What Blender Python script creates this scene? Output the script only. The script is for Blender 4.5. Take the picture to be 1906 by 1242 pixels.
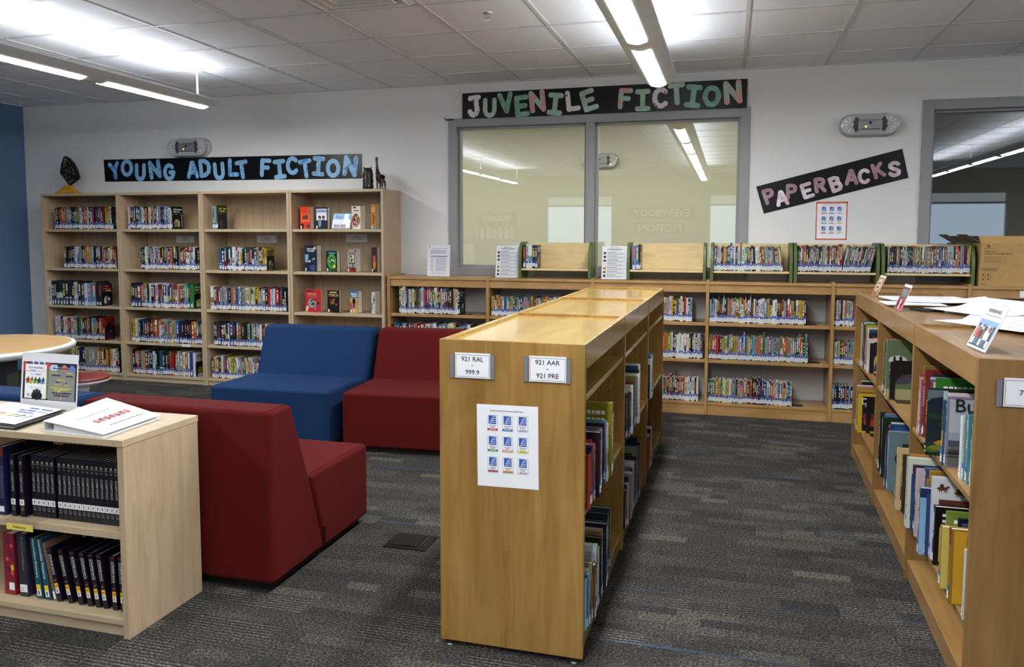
import bpy, math, random
from mathutils import Vector, Matrix
for o in list(bpy.data.objects): bpy.data.objects.remove(o)
S = bpy.context.scene
COL = S.collection
PI = math.pi

# ------------------------------------------------------------------ camera, world, exposure
CAM_H = 1.45
F_PX, YAW, PITCH, ROLL, PY = 1468.26, .2699, .077, .0017, -69.6
_fw = Vector((-math.sin(YAW)*math.cos(PITCH), math.cos(YAW)*math.cos(PITCH), -math.sin(PITCH)))
_r = Vector((math.cos(YAW), math.sin(YAW), 0)); _u = _r.cross(_fw)
_c, _s = math.cos(ROLL), math.sin(ROLL)
_r, _u = _c*_r + _s*_u, -_s*_r + _c*_u
cd = bpy.data.cameras.new('camera'); cam = bpy.data.objects.new('camera', cd); COL.objects.link(cam)
cd.sensor_width = 36; cd.lens = F_PX/1906*36; cd.shift_y = PY/1906; cd.clip_start = .05; cd.clip_end = 80
M = Matrix((_r, _u, -_fw)).transposed().to_4x4(); M.translation = (0, 0, CAM_H)
cam.matrix_world = M
S.camera = cam
def at(px, py, X=None, Y=None, Z=None):
    """the point of the plane X=, Y= or Z= that the calibrated camera sees at this pixel of the 1906 x 1242 photograph"""
    d = _fw + _r*((px-953)/F_PX) - _u*((py-621-PY)/F_PX)
    t = X/d.x if X is not None else Y/d.y if Y is not None else (Z-CAM_H)/d.z
    return Vector((0, 0, CAM_H)) + d*t
def sx(px, Y, Z): return at(px, 500, Y=Y).x + 0*Z
w = bpy.data.worlds.new('world'); S.world = w; w.use_nodes = True
w.node_tree.nodes['Background'].inputs[0].default_value = (.75, .85, 1, 1)
w.node_tree.nodes['Background'].inputs[1].default_value = .6
S.view_settings.view_transform = 'Standard'; S.view_settings.look = 'None'
S.view_settings.gamma = 1; S.view_settings.use_curve_mapping = False
S.view_settings.exposure = 1.56
UP_LAMP, LENS_LAMP, NEXT_ROOM, DAY = 8.0, 29.0, 33.0, .7

def area(name, loc, sx_, sy_, power, rot=(0, 0, 0), col=(1, 1, 1)):
    l = bpy.data.lights.new(name, 'AREA'); l.shape = 'RECTANGLE'; l.size = sx_; l.size_y = sy_; l.energy = power; l.color = col
    o = bpy.data.objects.new(name, l); o.location = loc; o.rotation_euler = rot; COL.objects.link(o); return o
area('next_room_light', (-3.2, 8.35, 2.78), 7.5, .5, NEXT_ROOM, col=(1, .98, .88))

# ------------------------------------------------------------------ materials
def lin(c):
    return tuple(((x/255)/12.92 if x/255 <= .04045 else ((x/255+.055)/1.055)**2.4) for x in c)
MATS = {}
def pmat(name, rgb, rough=.6, metal=0., spec=.5, bump=0., bscale=200, coat=0., noise=0., nscale=8, emis=0.):
    if name in MATS: return MATS[name]
    m = bpy.data.materials.new(name); m.use_nodes = True; nt = m.node_tree; b = nt.nodes['Principled BSDF']
    c = (*lin(rgb), 1)
    b.inputs['Base Color'].default_value = c; b.inputs['Roughness'].default_value = rough; b.inputs['Metallic'].default_value = metal
    b.inputs['Specular IOR Level'].default_value = spec; b.inputs['Coat Weight'].default_value = coat
    if emis: b.inputs['Emission Color'].default_value = c; b.inputs['Emission Strength'].default_value = emis
    if noise or bump:
        tc = nt.nodes.new('ShaderNodeTexCoord')
    if noise:
        n = nt.nodes.new('ShaderNodeTexNoise'); n.inputs['Scale'].default_value = nscale; n.inputs['Detail'].default_value = 5
        nt.links.new(tc.outputs['Object'], n.inputs['Vector'])
        r = nt.nodes.new('ShaderNodeValToRGB'); r.color_ramp.elements[0].position = .3; r.color_ramp.elements[1].position = .7
        r.color_ramp.elements[0].color = tuple(x*(1-noise) for x in c[:3]) + (1,)
        r.color_ramp.elements[1].color = tuple(min(1, x*(1+noise)) for x in c[:3]) + (1,)
        nt.links.new(n.outputs[0], r.inputs[0]); nt.links.new(r.outputs[0], b.inputs['Base Color'])
    if bump:
        n2 = nt.nodes.new('ShaderNodeTexNoise'); n2.inputs['Scale'].default_value = bscale; n2.inputs['Detail'].default_value = 3
        nt.links.new(tc.outputs['Object'], n2.inputs['Vector'])
        bp = nt.nodes.new('ShaderNodeBump'); bp.inputs['Strength'].default_value = bump; bp.inputs['Distance'].default_value = .004
        nt.links.new(n2.outputs[0], bp.inputs['Height']); nt.links.new(bp.outputs[0], b.inputs['Normal'])
    MATS[name] = m; return m
def wood(name, a, b_, rough=.35, scale=(1, 1, 1), coat=0., knots=False, plank=0):
    """wood grain that runs along the axis with the smallest scale"""
    if name in MATS: return MATS[name]
    m = bpy.data.materials.new(name); m.use_nodes = True; nt = m.node_tree; p = nt.nodes['Principled BSDF']
    tc = nt.nodes.new('ShaderNodeTexCoord'); mp = nt.nodes.new('ShaderNodeMapping'); mp.inputs['Scale'].default_value = scale
    nt.links.new(tc.outputs['Object'], mp.inputs[0])
    n = nt.nodes.new('ShaderNodeTexNoise'); n.inputs['Scale'].default_value = 3.2; n.inputs['Detail'].default_value = 7
    n.inputs['Roughness'].default_value = .62; n.inputs['Distortion'].default_value = .9
    nt.links.new(mp.outputs[0], n.inputs['Vector'])
    r = nt.nodes.new('ShaderNodeValToRGB'); r.color_ramp.elements[0].position = .33; r.color_ramp.elements[1].position = .66
    r.color_ramp.elements[0].color = (*lin(b_), 1); r.color_ramp.elements[1].color = (*lin(a), 1)
    nt.links.new(n.outputs[0], r.inputs[0]); out = r.outputs[0]
    if knots:
        # wide veneer leaves of slightly different tone and a few chatoyant figures
        mp2 = nt.nodes.new('ShaderNodeMapping'); mp2.inputs['Scale'].default_value = tuple(.22*s if s > 2 else s*1.5 for s in scale)
        nt.links.new(tc.outputs['Object'], mp2.inputs[0])
        n3 = nt.nodes.new('ShaderNodeTexNoise'); n3.inputs['Scale'].default_value = 2.3; n3.inputs['Detail'].default_value = 3; n3.inputs['Distortion'].default_value = 1.6
        nt.links.new(mp2.outputs[0], n3.inputs['Vector'])
        r3 = nt.nodes.new('ShaderNodeValToRGB'); r3.color_ramp.elements[0].position = .3; r3.color_ramp.elements[1].position = .75
        r3.color_ramp.elements[0].color = (.86, .84, .8, 1); r3.color_ramp.elements[1].color = (1.08, 1.1, 1.12, 1)
        nt.links.new(n3.outputs[0], r3.inputs[0])
        mx = nt.nodes.new('ShaderNodeMix'); mx.data_type = 'RGBA'; mx.blend_type = 'MULTIPLY'; mx.inputs[0].default_value = 1
        nt.links.new(out, mx.inputs[6]); nt.links.new(r3.outputs[0], mx.inputs[7]); out = mx.outputs[2]
    if plank:   # glued-up boards, each with its own tone
        sp = nt.nodes.new('ShaderNodeSeparateXYZ'); nt.links.new(tc.outputs['Object'], sp.inputs[0])
        def mth(op, a_, v_):
            q = nt.nodes.new('ShaderNodeMath'); q.operation = op; nt.links.new(a_, q.inputs[0]); q.inputs[1].default_value = v_; return q.outputs[0]
        wn = nt.nodes.new('ShaderNodeTexWhiteNoise'); wn.noise_dimensions = '1D'; nt.links.new(mth('FLOOR', mth('DIVIDE', sp.outputs[0], plank), 0), wn.inputs['W'])
        rr = nt.nodes.new('ShaderNodeValToRGB'); rr.color_ramp.elements[0].color = (.9, .88, .84, 1); rr.color_ramp.elements[1].color = (1.06, 1.08, 1.1, 1); nt.links.new(wn.outputs['Value'], rr.inputs[0])
        mx = nt.nodes.new('ShaderNodeMix'); mx.data_type = 'RGBA'; mx.blend_type = 'MULTIPLY'; mx.inputs[0].default_value = 1
        nt.links.new(out, mx.inputs[6]); nt.links.new(rr.outputs[0], mx.inputs[7]); out = mx.outputs[2]
    nt.links.new(out, p.inputs['Base Color'])
    p.inputs['Roughness'].default_value = rough; p.inputs['Coat Weight'].default_value = coat; p.inputs['Coat Roughness'].default_value = .12
    MATS[name] = m; return m
def colmat(name='printed_cover', rough=.38, coat=.0):
    """colour comes from the face attribute 'tint' of the mesh"""
    if name in MATS: return MATS[name]
    m = bpy.data.materials.new(name); m.use_nodes = True; nt = m.node_tree; p = nt.nodes['Principled BSDF']
    a = nt.nodes.new('ShaderNodeAttribute'); a.attribute_name = 'tint'
    nt.links.new(a.outputs['Color'], p.inputs['Base Color']); p.inputs['Roughness'].default_value = rough; p.inputs['Coat Weight'].default_value = coat
    MATS[name] = m; return m
COVER = colmat(); PRINT = colmat('printed_paper', .75)
GLOSSY = colmat('laminated_print', .3)

WALL = pmat('wall_paint', (226, 225, 222), .8, bump=.12, bscale=160)
BLUEW = pmat('blue_wall_paint', (88, 118, 150), .8, bump=.12, bscale=160)
CREAMW = pmat('cream_wall_paint', (224, 222, 203), .8)
def ceiling_mat():
    m = pmat('ceiling_tile', (236, 239, 244), .95, bump=.35, bscale=90, noise=.05, nscale=160); return m
TILE = ceiling_mat(); GRID = pmat('painted_grid', (205, 206, 208), .45)
FRAME = pmat('grey_steel_frame', (146, 146, 146), .42)
MAPLE = wood('pale_maple_laminate', (190, 168, 138), (174, 150, 119), .42, (9, 9, .9))
MAPLEX = wood('pale_maple_laminate_flat', (194, 174, 143), (178, 157, 124), .42, (.9, 9, 9))
EDGE = wood('pale_edge_banding', (206, 186, 148), (190, 168, 128), .45, (9, 9, .9))
OAK = wood('honey_maple', (154, 118, 70), (134, 98, 53), .33, (7, 7, .6), .2, True, .128)
OAKX = wood('honey_maple_long', (208, 156, 90), (188, 134, 70), .33, (.6, 7, 7), .2, True)
OAKY = wood('honey_maple_lengthwise', (166, 129, 79), (145, 108, 61), .3, (7, .6, 7), .3, True)
GOLD = wood('golden_maple', (168, 131, 72), (146, 108, 52), .26, (6, 6, .5), .35, True, .128)
GOLDY = wood('golden_maple_lengthwise', (176, 144, 74), (158, 122, 54), .22, (6, .5, 6), .4, True, .128)
WALNUT = wood('low_case_maple', (186, 146, 94), (164, 124, 74), .35, (.6, 7, 7), .2, True)
WALNUTZ = wood('low_case_maple_upright', (184, 144, 90), (162, 122, 70), .35, (7, 7, .6), .2, True)
PLY = wood('birch_ply', (224, 200, 148), (208, 182, 128), .45, (1.2, 6, 6))
GREEN = pmat('green_lacquer', (86, 100, 52), .42)
BLACK = pmat('black_metal', (14, 14, 15), .4)
BLACKP = pmat('black_plastic', (22, 21, 20), .45)
HOLE = pmat('dark_hole', (30, 22, 16), .9)
RED = pmat('red_wool_felt', (84, 11, 9), .92, spec=.2, bump=.25, bscale=500, noise=.06, nscale=90)
BLUE = pmat('blue_wool_felt', (19, 47, 84), .92, spec=.2, bump=.25, bscale=500, noise=.06, nscale=90)
DKGREY = pmat('dark_grey_steel', (70, 68, 66), .5)
ALU = pmat('brushed_aluminium', (160, 162, 166), .35, .6)
CHROME = pmat('chrome_reflector', (225, 225, 228), .12, .95)
SILVER = pmat('silver_plastic', (172, 172, 170), .35, .12); BOWL = pmat('clear_lamp_lens', (206, 206, 206), .2, .3); STREAK = pmat('reflector_glint', (238, 238, 238), .15, .2)
FIX = pmat('fixture_grey', (206, 212, 218), .5)
WHITEP = pmat('white_plastic', (226, 226, 224), .4)
PAPER = pmat('white_paper', (236, 236, 238), .8)
PAPERG = pmat('grey_print', (150, 152, 158), .8)
INK = pmat('black_ink', (24, 24, 28), .7)
CARD = pmat('brown_cardboard', (176, 140, 86), .85, noise=.04, nscale=30)
TABLEW = wood('table_laminate', (176, 144, 98), (160, 128, 82), .35, (.7, 7, 7))
def clear(name, fac, ior_rough=.02, tint=(1, 1, 1), k_=.5):
    if name in MATS: return MATS[name]
    m = bpy.data.materials.new(name); m.use_nodes = True; nt = m.node_tree; nt.nodes.remove(nt.nodes['Principled BSDF'])
    t = nt.nodes.new('ShaderNodeBsdfTransparent'); t.inputs[0].default_value = (*tint, 1)
    g = nt.nodes.new('ShaderNodeBsdfGlossy'); g.inputs['Roughness'].default_value = ior_rough
    fr = nt.nodes.new('ShaderNodeLayerWeight'); fr.inputs[0].default_value = .12
    mt = nt.nodes.new('ShaderNodeMath'); mt.operation = 'MULTIPLY_ADD'; mt.inputs[1].default_value = k_; mt.inputs[2].default_value = fac
    nt.links.new(fr.outputs['Facing'], mt.inputs[0])
    mx = nt.nodes.new('ShaderNodeMixShader'); nt.links.new(mt.outputs[0], mx.inputs[0]); nt.links.new(t.outputs[0], mx.inputs[1]); nt.links.new(g.outputs[0], mx.inputs[2])
    nt.links.new(mx.outputs[0], nt.nodes['Material Output'].inputs[0]); MATS[name] = m; return m
GLASS = clear('window_glass', .27, .0, (.95, .96, .9)); ACRYL = clear('clear_acrylic', .015, .03, (.97, .97, .97), .15)
def emit(name, rgb, st):
    m = bpy.data.materials.new(name); m.use_nodes = True; nt = m.node_tree; nt.nodes.remove(nt.nodes['Principled BSDF'])
    e = nt.nodes.new('ShaderNodeEmission'); e.inputs[0].default_value = (*lin(rgb), 1); e.inputs[1].default_value = st
    nt.links.new(e.outputs[0], nt.nodes['Material Output'].inputs[0]); MATS[name] = m; return m
LENS = emit('lit_lens', (250, 252, 255), LENS_LAMP); TUBE = emit('lit_tube', (250, 252, 255), UP_LAMP)
DAYL = emit('daylit_pane', (190, 214, 236), DAY); LEDG = emit('green_led', (190, 230, 60), 2)
def carpet():
    m = bpy.data.materials.new('carpet_tile'); m.use_nodes = True; nt = m.node_tree; p = nt.nodes['Principled BSDF']; N = nt.nodes.new; L = nt.links.new
    tc = N('ShaderNodeTexCoord')
    def mapping(s, loc=(0, 0, 0)):
        q = N('ShaderNodeMapping'); q.inputs['Scale'].default_value = s; q.inputs['Location'].default_value = loc; L(tc.outputs['Object'], q.inputs[0]); return q
    def brick(bw, rh, loc, off):
        b = N('ShaderNodeTexBrick'); b.inputs['Scale'].default_value = 1; b.inputs['Mortar Size'].default_value = 0; b.inputs['Brick Width'].default_value = bw
        b.inputs['Row Height'].default_value = rh; b.inputs['Color1'].default_value = (0, 0, 0, 1); b.inputs['Color2'].default_value = (1, 1, 1, 1); b.inputs['Mortar'].default_value = (0, 0, 0, 1)
        b.offset = off; b.squash = .6; b.squash_frequency = 3; L(mapping((1, 1, 1), loc).outputs[0], b.inputs[0]); return b
    b1 = brick(.36, .105, (.13, .02, 0), .37); b2 = brick(.23, .062, (.4, .31, 0), .61)
    def mix(mode, fac, a, b):
        x = N('ShaderNodeMix'); x.data_type = 'RGBA'; x.blend_type = mode
        for i, v in ((0, fac), (6, a), (7, b)):
            if hasattr(v, 'links'): L(v, x.inputs[i])
            else: x.inputs[i].default_value = v if i == 0 else (*v, 1)
        return x.outputs[2]
    def ramp(src, stops):
        r = N('ShaderNodeValToRGB'); e = r.color_ramp.elements
        while len(e) < len(stops): e.new(.5)
        for i, (po, v) in enumerate(stops): e[i].position = po; e[i].color = (*v, 1) if isinstance(v, tuple) else (v, v, v, 1)
        L(src, r.inputs[0]); return r.outputs[0]
    # tone of each strip of the pattern
    tone = ramp(b1.outputs[0], [(0, lin((46, 45, 43))), (.5, lin((60, 58, 55))), (.78, lin((76, 74, 70))), (1, lin((96, 93, 86)))])
    tone = mix('MIX', .45, tone, ramp(b2.outputs[0], [(0, lin((46, 45, 44))), (.6, lin((60, 58, 55))), (.85, lin((78, 75, 69))), (1, lin((106, 101, 88)))]))
    # ribbed strips: fine dark lines along X
    wv = N('ShaderNodeTexWave'); wv.wave_type = 'BANDS'; wv.bands_direction = 'Y'; wv.inputs['Scale'].default_value = 17; wv.inputs['Distortion'].default_value = .6; wv.inputs['Detail'].default_value = 2
    L(mapping((1, 1, 1)).outputs[0], wv.inputs[0])
    rib = ramp(wv.outputs['Color'], [(.35, .3), (.65, 1.25)])
    sel = ramp(b1.outputs[0], [(.62, 0.), (.7, .85)])
    tone = mix('MULTIPLY', sel, tone, rib)
    # pile speckle
    v = N('ShaderNodeTexNoise'); v.inputs['Scale'].default_value = 95; v.inputs['Detail'].default_value = 4; v.inputs['Roughness'].default_value = .75
    L(mapping((1, 1.5, 1)).outputs[0], v.inputs[0])
    tone = mix('MULTIPLY', .95, tone, ramp(v.outputs[0], [(.38, .12), (.5, .8), (.62, 2.5)]))
    # thin blue yarn lines on the tile edges
    wb = N('ShaderNodeTexWave'); wb.wave_type = 'BANDS'; wb.bands_direction = 'Y'; wb.inputs['Scale'].default_value = .72; wb.inputs['Distortion'].default_value = 0
    L(mapping((1, 1, 1), (0, .11, 0)).outputs[0], wb.inputs[0])
    bl0 = ramp(wb.outputs['Color'], [(.9994, 0.), (.9998, .3)])
    nk = N('ShaderNodeTexNoise'); nk.inputs['Scale'].default_value = .9; L(mapping((1, 2.2, 1), (3.1, 1.7, 0)).outputs[0], nk.inputs['Vector'])
    bl = mix('MULTIPLY', 1., bl0, ramp(nk.outputs[0], [(.47, 0.), (.53, 1.)]))
    nb = N('ShaderNodeTexNoise'); nb.inputs['Scale'].default_value = 1.3; L(tc.outputs['Object'], nb.inputs['Vector'])
    bc = ramp(nb.outputs[0], [(.45, lin((24, 26, 62))), (.55, lin((62, 108, 150)))])
    tone = mix('MIX', bl, tone, bc)
    L(tone, p.inputs['Base Color']); p.inputs['Roughness'].default_value = .97; p.inputs['Specular IOR Level'].default_value = .15
    bp = N('ShaderNodeBump'); bp.inputs['Strength'].default_value = .5; bp.inputs['Distance'].default_value = .004; L(v.outputs[0], bp.inputs['Height']); L(bp.outputs[0], p.inputs['Normal'])
    return m
CARPET = carpet()
def letter_mat(name, a, b_, scale, dots=True):
    m = bpy.data.materials.new(name); m.use_nodes = True; nt = m.node_tree; p = nt.nodes['Principled BSDF']
    tc = nt.nodes.new('ShaderNodeTexCoord')
    t = nt.nodes.new('ShaderNodeTexVoronoi' if dots else 'ShaderNodeTexNoise'); t.inputs['Scale'].default_value = scale
    nt.links.new(tc.outputs['Object'], t.inputs['Vector'])
    r = nt.nodes.new('ShaderNodeValToRGB'); e = r.color_ramp.elements
    if dots: e[0].position, e[1].position = .24, .34; e[0].color = (*lin(b_), 1); e[1].color = (*lin(a), 1)
    else: e[0].position, e[1].position = .44, .56; e[0].color = (*lin(a), 1); e[1].color = (*lin(b_), 1)
    nt.links.new(t.outputs[0], r.inputs[0]); nt.links.new(r.outputs[0], p.inputs['Base Color']); p.inputs['Roughness'].default_value = .35
    MATS[name] = m; return m
LM = {'b': letter_mat('letter_sky_blue', (140, 190, 226), (128, 180, 220), 6, False), 'B': letter_mat('letter_dotted_blue', (112, 168, 212), (200, 220, 236), 42),
      'c': letter_mat('letter_clouded_blue', (146, 194, 232), (80, 146, 206), 24, False), 'w': letter_mat('letter_speckled_white', (232, 226, 226), (176, 96, 96), 26),
      'm': letter_mat('letter_mint', (178, 206, 192), (160, 190, 168), 8, False), 'g': letter_mat('letter_sea_green', (112, 164, 142), (136, 182, 162), 18, False),
      'p': letter_mat('letter_pink_blotch', (214, 156, 146), (166, 200, 188), 12, False), 'v': letter_mat('letter_mauve', (158, 122, 132), (176, 140, 148), 16, False),
      'W': letter_mat('letter_patched_white', (234, 228, 232), (210, 186, 190), 9, False)}
BANNER = pmat('black_laminated_paper', (7, 6, 6), .3, spec=.35, bump=.5, bscale=7)

# ------------------------------------------------------------------ text outlines (built once, then stamped as faces)
STRINGS = {}
def need(*ss):
    for s in ss: STRINGS.setdefault(s, None)
need("COMPTON'S", *[str(i) for i in range(1, 22)], "Children's", 'Encyclopedia', 'Intermediate Dictionary', 'Intermediate Thesaurus', 'Reference', 'ENCYCLOPEDIA',
     '921 RAL', '-', '999.9', '921 AAR', '921 PRE', '700 -', 'Accelerated Reader Book Labels Chart', 'Accelerated', 'Reader', 'BIOGRAPHIES', 'WASTE TONER BOX', 'WX-105', 'WITH',
     'GCS', 'is', 'READING', 'for the', 'WIN!', '- So your mark,', 'get set,', 'READ!', 'Must', 'Read', 'Mix', 'ME AND', 'BANKSY', 'EXPLORER', 'ACADEMY', 'They', 'TORCH', 'GEEGER', 'THE ROBOT',
     'Bu', 'EV', 'ALEXANDER', 'DOG', 'T', 'R', 'EVERYBODY', 'FICTION', 'WHAT SHOULD I READ NEXT?', 'READING IS', 'FUN', 'BONE')
def bake_text():
    tmp = []
    for s in STRINGS:
        c = bpy.data.curves.new('t', 'FONT'); c.body = s; c.size = 1; c.resolution_u = 2; c.offset = .012; c.fill_mode = 'FRONT'
        o = bpy.data.objects.new('t', c); COL.objects.link(o); tmp.append((s, o))
    dg = bpy.context.evaluated_depsgraph_get(); dg.update()
    for s, o in tmp:
        e = o.evaluated_get(dg); me = e.to_mesh()
        vs = [v.co.copy() for v in me.vertices]; fs = [tuple(p.vertices) for p in me.polygons]
        x0 = min(v.x for v in vs); x1 = max(v.x for v in vs); y0 = min(v.y for v in vs); y1 = max(v.y for v in vs)
        STRINGS[s] = ([((v.x-(x0+x1)/2), (v.y-(y0+y1)/2)) for v in vs], fs, x1-x0, y1-y0); e.to_mesh_clear()
    for s, o in tmp:
        c = o.data; bpy.data.objects.remove(o); bpy.data.curves.remove(c)
bake_text()

# ------------------------------------------------------------------ mesh builder
class MB:
    def __init__(self, T=None): self.v = []; self.f = []; self.m = []; self.c = []; self.T = T
    def add(self, vs, fs, mat=0, col=(200, 200, 200)):
        n = len(self.v); self.v += [self.T @ Vector(p) if self.T else Vector(p) for p in vs]
        l = lin(col)
        for f in fs: self.f.append(tuple(i+n for i in f)); self.m.append(mat); self.c.append(l)
        return self
    def box(self, x0, x1, y0, y1, z0, z1, mat=0, col=(200, 200, 200)):
        return self.add([(x0, y0, z0), (x1, y0, z0), (x1, y1, z0), (x0, y1, z0), (x0, y0, z1), (x1, y0, z1), (x1, y1, z1), (x0, y1, z1)],
                        [(0, 3, 2, 1), (4, 5, 6, 7), (0, 1, 5, 4), (1, 2, 6, 5), (2, 3, 7, 6), (3, 0, 4, 7)], mat, col)
    def poly(self, pts, mat=0, col=(200, 200, 200)): return self.add(pts, [tuple(range(len(pts)))], mat, col)
    def prism(self, pts, ax, a0, a1, mat=0, col=(200, 200, 200)):
        """pts: closed 2-D outline, ax: the axis it is pulled along"""
        def p3(p, a): return (a, p[0], p[1]) if ax == 'x' else (p[0], a, p[1]) if ax == 'y' else (p[0], p[1], a)
        n = len(pts); vs = [p3(p, a0) for p in pts] + [p3(p, a1) for p in pts]
        fs = [tuple(range(n-1, -1, -1)), tuple(range(n, 2*n))] + [(i, (i+1) % n, n+(i+1) % n, n+i) for i in range(n)]
        return self.add(vs, fs, mat, col)
    def tube(self, path, r, n=8, mat=0, col=(200, 200, 200), caps=True):
        path = [Vector(p) for p in path]; vs = []; fs = []
        rr = r if isinstance(r, (list, tuple)) else [r]*len(path)
        for i, p in enumerate(path):
            d = (path[min(i+1, len(path)-1)]-path[max(i-1, 0)]).normalized()
            a = d.cross(Vector((0, 0, 1))) if abs(d.z) < .95 else d.cross(Vector((1, 0, 0)))
            a.normalize(); b = d.cross(a)
            vs += [p+a*math.cos(2*PI*k/n)*rr[i]+b*math.sin(2*PI*k/n)*rr[i] for k in range(n)]
        for i in range(len(path)-1):
            fs += [(i*n+k, i*n+(k+1) % n, (i+1)*n+(k+1) % n, (i+1)*n+k) for k in range(n)]
        if caps: fs += [tuple(range(n-1, -1, -1)), tuple((len(path)-1)*n+k for k in range(n))]
        return self.add(vs, fs, mat, col)
    def lathe(self, prof, c=(0, 0, 0), n=32, mat=0, col=(200, 200, 200)):
        vs = []; fs = []
        for r, z in prof: vs += [(c[0]+r*math.cos(2*PI*k/n), c[1]+r*math.sin(2*PI*k/n), c[2]+z) for k in range(n)]
        for i in range(len(prof)-1): fs += [(i*n+k, i*n+(k+1) % n, (i+1)*n+(k+1) % n, (i+1)*n+k) for k in range(n)]
        fs += [tuple(range(n-1, -1, -1)), tuple((len(prof)-1)*n+k for k in range(n))]
        return self.add(vs, fs, mat, col)
    def text(self, s, o, ux, uy, h=None, wid=None, mat=0, col=(20, 20, 24)):
        vs, fs, tw, th = STRINGS[s]; ux = Vector(ux).normalized(); uy = Vector(uy).normalized(); o = Vector(o)
        kx = ky = (h/th if h else wid/tw)
        if h and wid: kx = wid/tw
        return self.add([o+ux*(a*kx)+uy*(b*ky) for a, b in vs], fs, mat, col)
    def rect(self, o, ux, uy, x0, x1, y0, y1, mat=0, col=(200, 200, 200)):
        o = Vector(o); ux = Vector(ux); uy = Vector(uy)
        return self.poly([o+ux*x0+uy*y0, o+ux*x1+uy*y0, o+ux*x1+uy*y1, o+ux*x0+uy*y1], mat, col)
    def disc(self, o, ux, uy, cx, cy, r, mat=0, col=(200, 200, 200), n=12, ry=None):
        o = Vector(o); ux = Vector(ux); uy = Vector(uy); ry = ry or r
        return self.poly([o+ux*(cx+r*math.cos(2*PI*k/n))+uy*(cy+ry*math.sin(2*PI*k/n)) for k in range(n)], mat, col)
    def mesh(self, name, mats):
        me = bpy.data.meshes.new(name); me.from_pydata(self.v, [], self.f)
        for m in (mats if isinstance(mats, (list, tuple)) else [mats]): me.materials.append(m)
        me.polygons.foreach_set('material_index', self.m)
        a = me.attributes.new('tint', 'FLOAT_COLOR', 'FACE')
        a.data.foreach_set('color', [x for c in self.c for x in (*c, 1.)]); me.update(); return me
    def build(self, name, mats, parent=None, bevel=0, seg=2, smooth=False, sub=0):
        me = self.mesh(name, mats); o = bpy.data.objects.new(name, me); COL.objects.link(o)
        if parent: o.parent = parent
        if smooth:
            me.polygons.foreach_set('use_smooth', [True]*len(me.polygons))
        if bevel:
            b = o.modifiers.new('bevel', 'BEVEL'); b.width = bevel; b.segments = seg; b.limit_method = 'ANGLE'; b.angle_limit = math.radians(40)
        if sub:
            s = o.modifiers.new('sub', 'SUBSURF'); s.levels = sub; s.render_levels = sub
        return o
def thing(name, label, cat, loc=(0, 0, 0), rz=0, group=None):
    o = bpy.data.objects.new(name, None); o.empty_display_size = .1; COL.objects.link(o); o.location = loc; o.rotation_euler = (0, 0, rz)
    return tag(o, label, cat, group)
def tag(o, label, cat, group=None):
    o['label'] = label; o['category'] = cat
    if group: o['group'] = group
    return o
def struct(o): o['kind'] = 'structure'; return o
def copy_tree(o, parent=None):
    c = o.copy(); COL.objects.link(c)
    if parent: c.parent = parent
    for ch in list(o.children): copy_tree(ch, c)
    return c

# ------------------------------------------------------------------ room
XL, XR, YB, YF, ZC = -7.33, 7.4, -4.25, 6.86, 2.815
WT = .14
struct(MB().box(XL-.2, XR+.2, YB-.2, 10.2, -.05, 0).build('floor', CARPET))
struct(MB().box(XL-.2, XR+.2, YB-.2, YF+WT, ZC, ZC+.03).build('ceiling', TILE))
g = MB()
gx = -.553+.625*0
k = math.floor((XL+1.178)/.625)
x = -1.178+k*.625
while x < XR: 
    if x > XL: g.box(x-.012, x+.012, YB, YF, ZC-.006, ZC+.002)
    x += .625
y = 5.122
while y > YB+.64: y -= .648
while y < YF:
    g.box(XL, XR, y-.011, y+.011, ZC-.0055, ZC+.002); y += .648
g.box(XL, XR, YF-.025, YF, ZC-.008, ZC+.002); g.box(XL, XL+.025, YB, YF, ZC-.008, ZC+.002)
struct(g.build('ceiling_grid', GRID))
# wall with the two windows: openings
W1 = (-2.44, .075, 1.14, 2.445); W2 = (1.475, 4.2, 1.14, 2.445)
g = MB()
xs = [XL-.2, W1[0], W1[1], W2[0], W2[1], XR+.2]
for i in (0, 2, 4): g.box(xs[i], xs[i+1], YF, YF+WT, 0, ZC)
for W_ in (W1, W2):
    g.box(W_[0], W_[1], YF, YF+WT, 0, W_[2]); g.box(W_[0], W_[1], YF, YF+WT, W_[3], ZC)
struct(g.build('wall_back', WALL))
struct(MB().box(XL-.14, XL, YB-.2, YF, 0, ZC).build('wall_left', BLUEW))
struct(MB().box(XR, XR+.14, YB-.2, YF, 0, ZC).build('wall_right', pmat('low_bounce_wall_paint', (150, 148, 146), .8)))  # colour darkened on this unseen wall to cut bounced fill light
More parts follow.
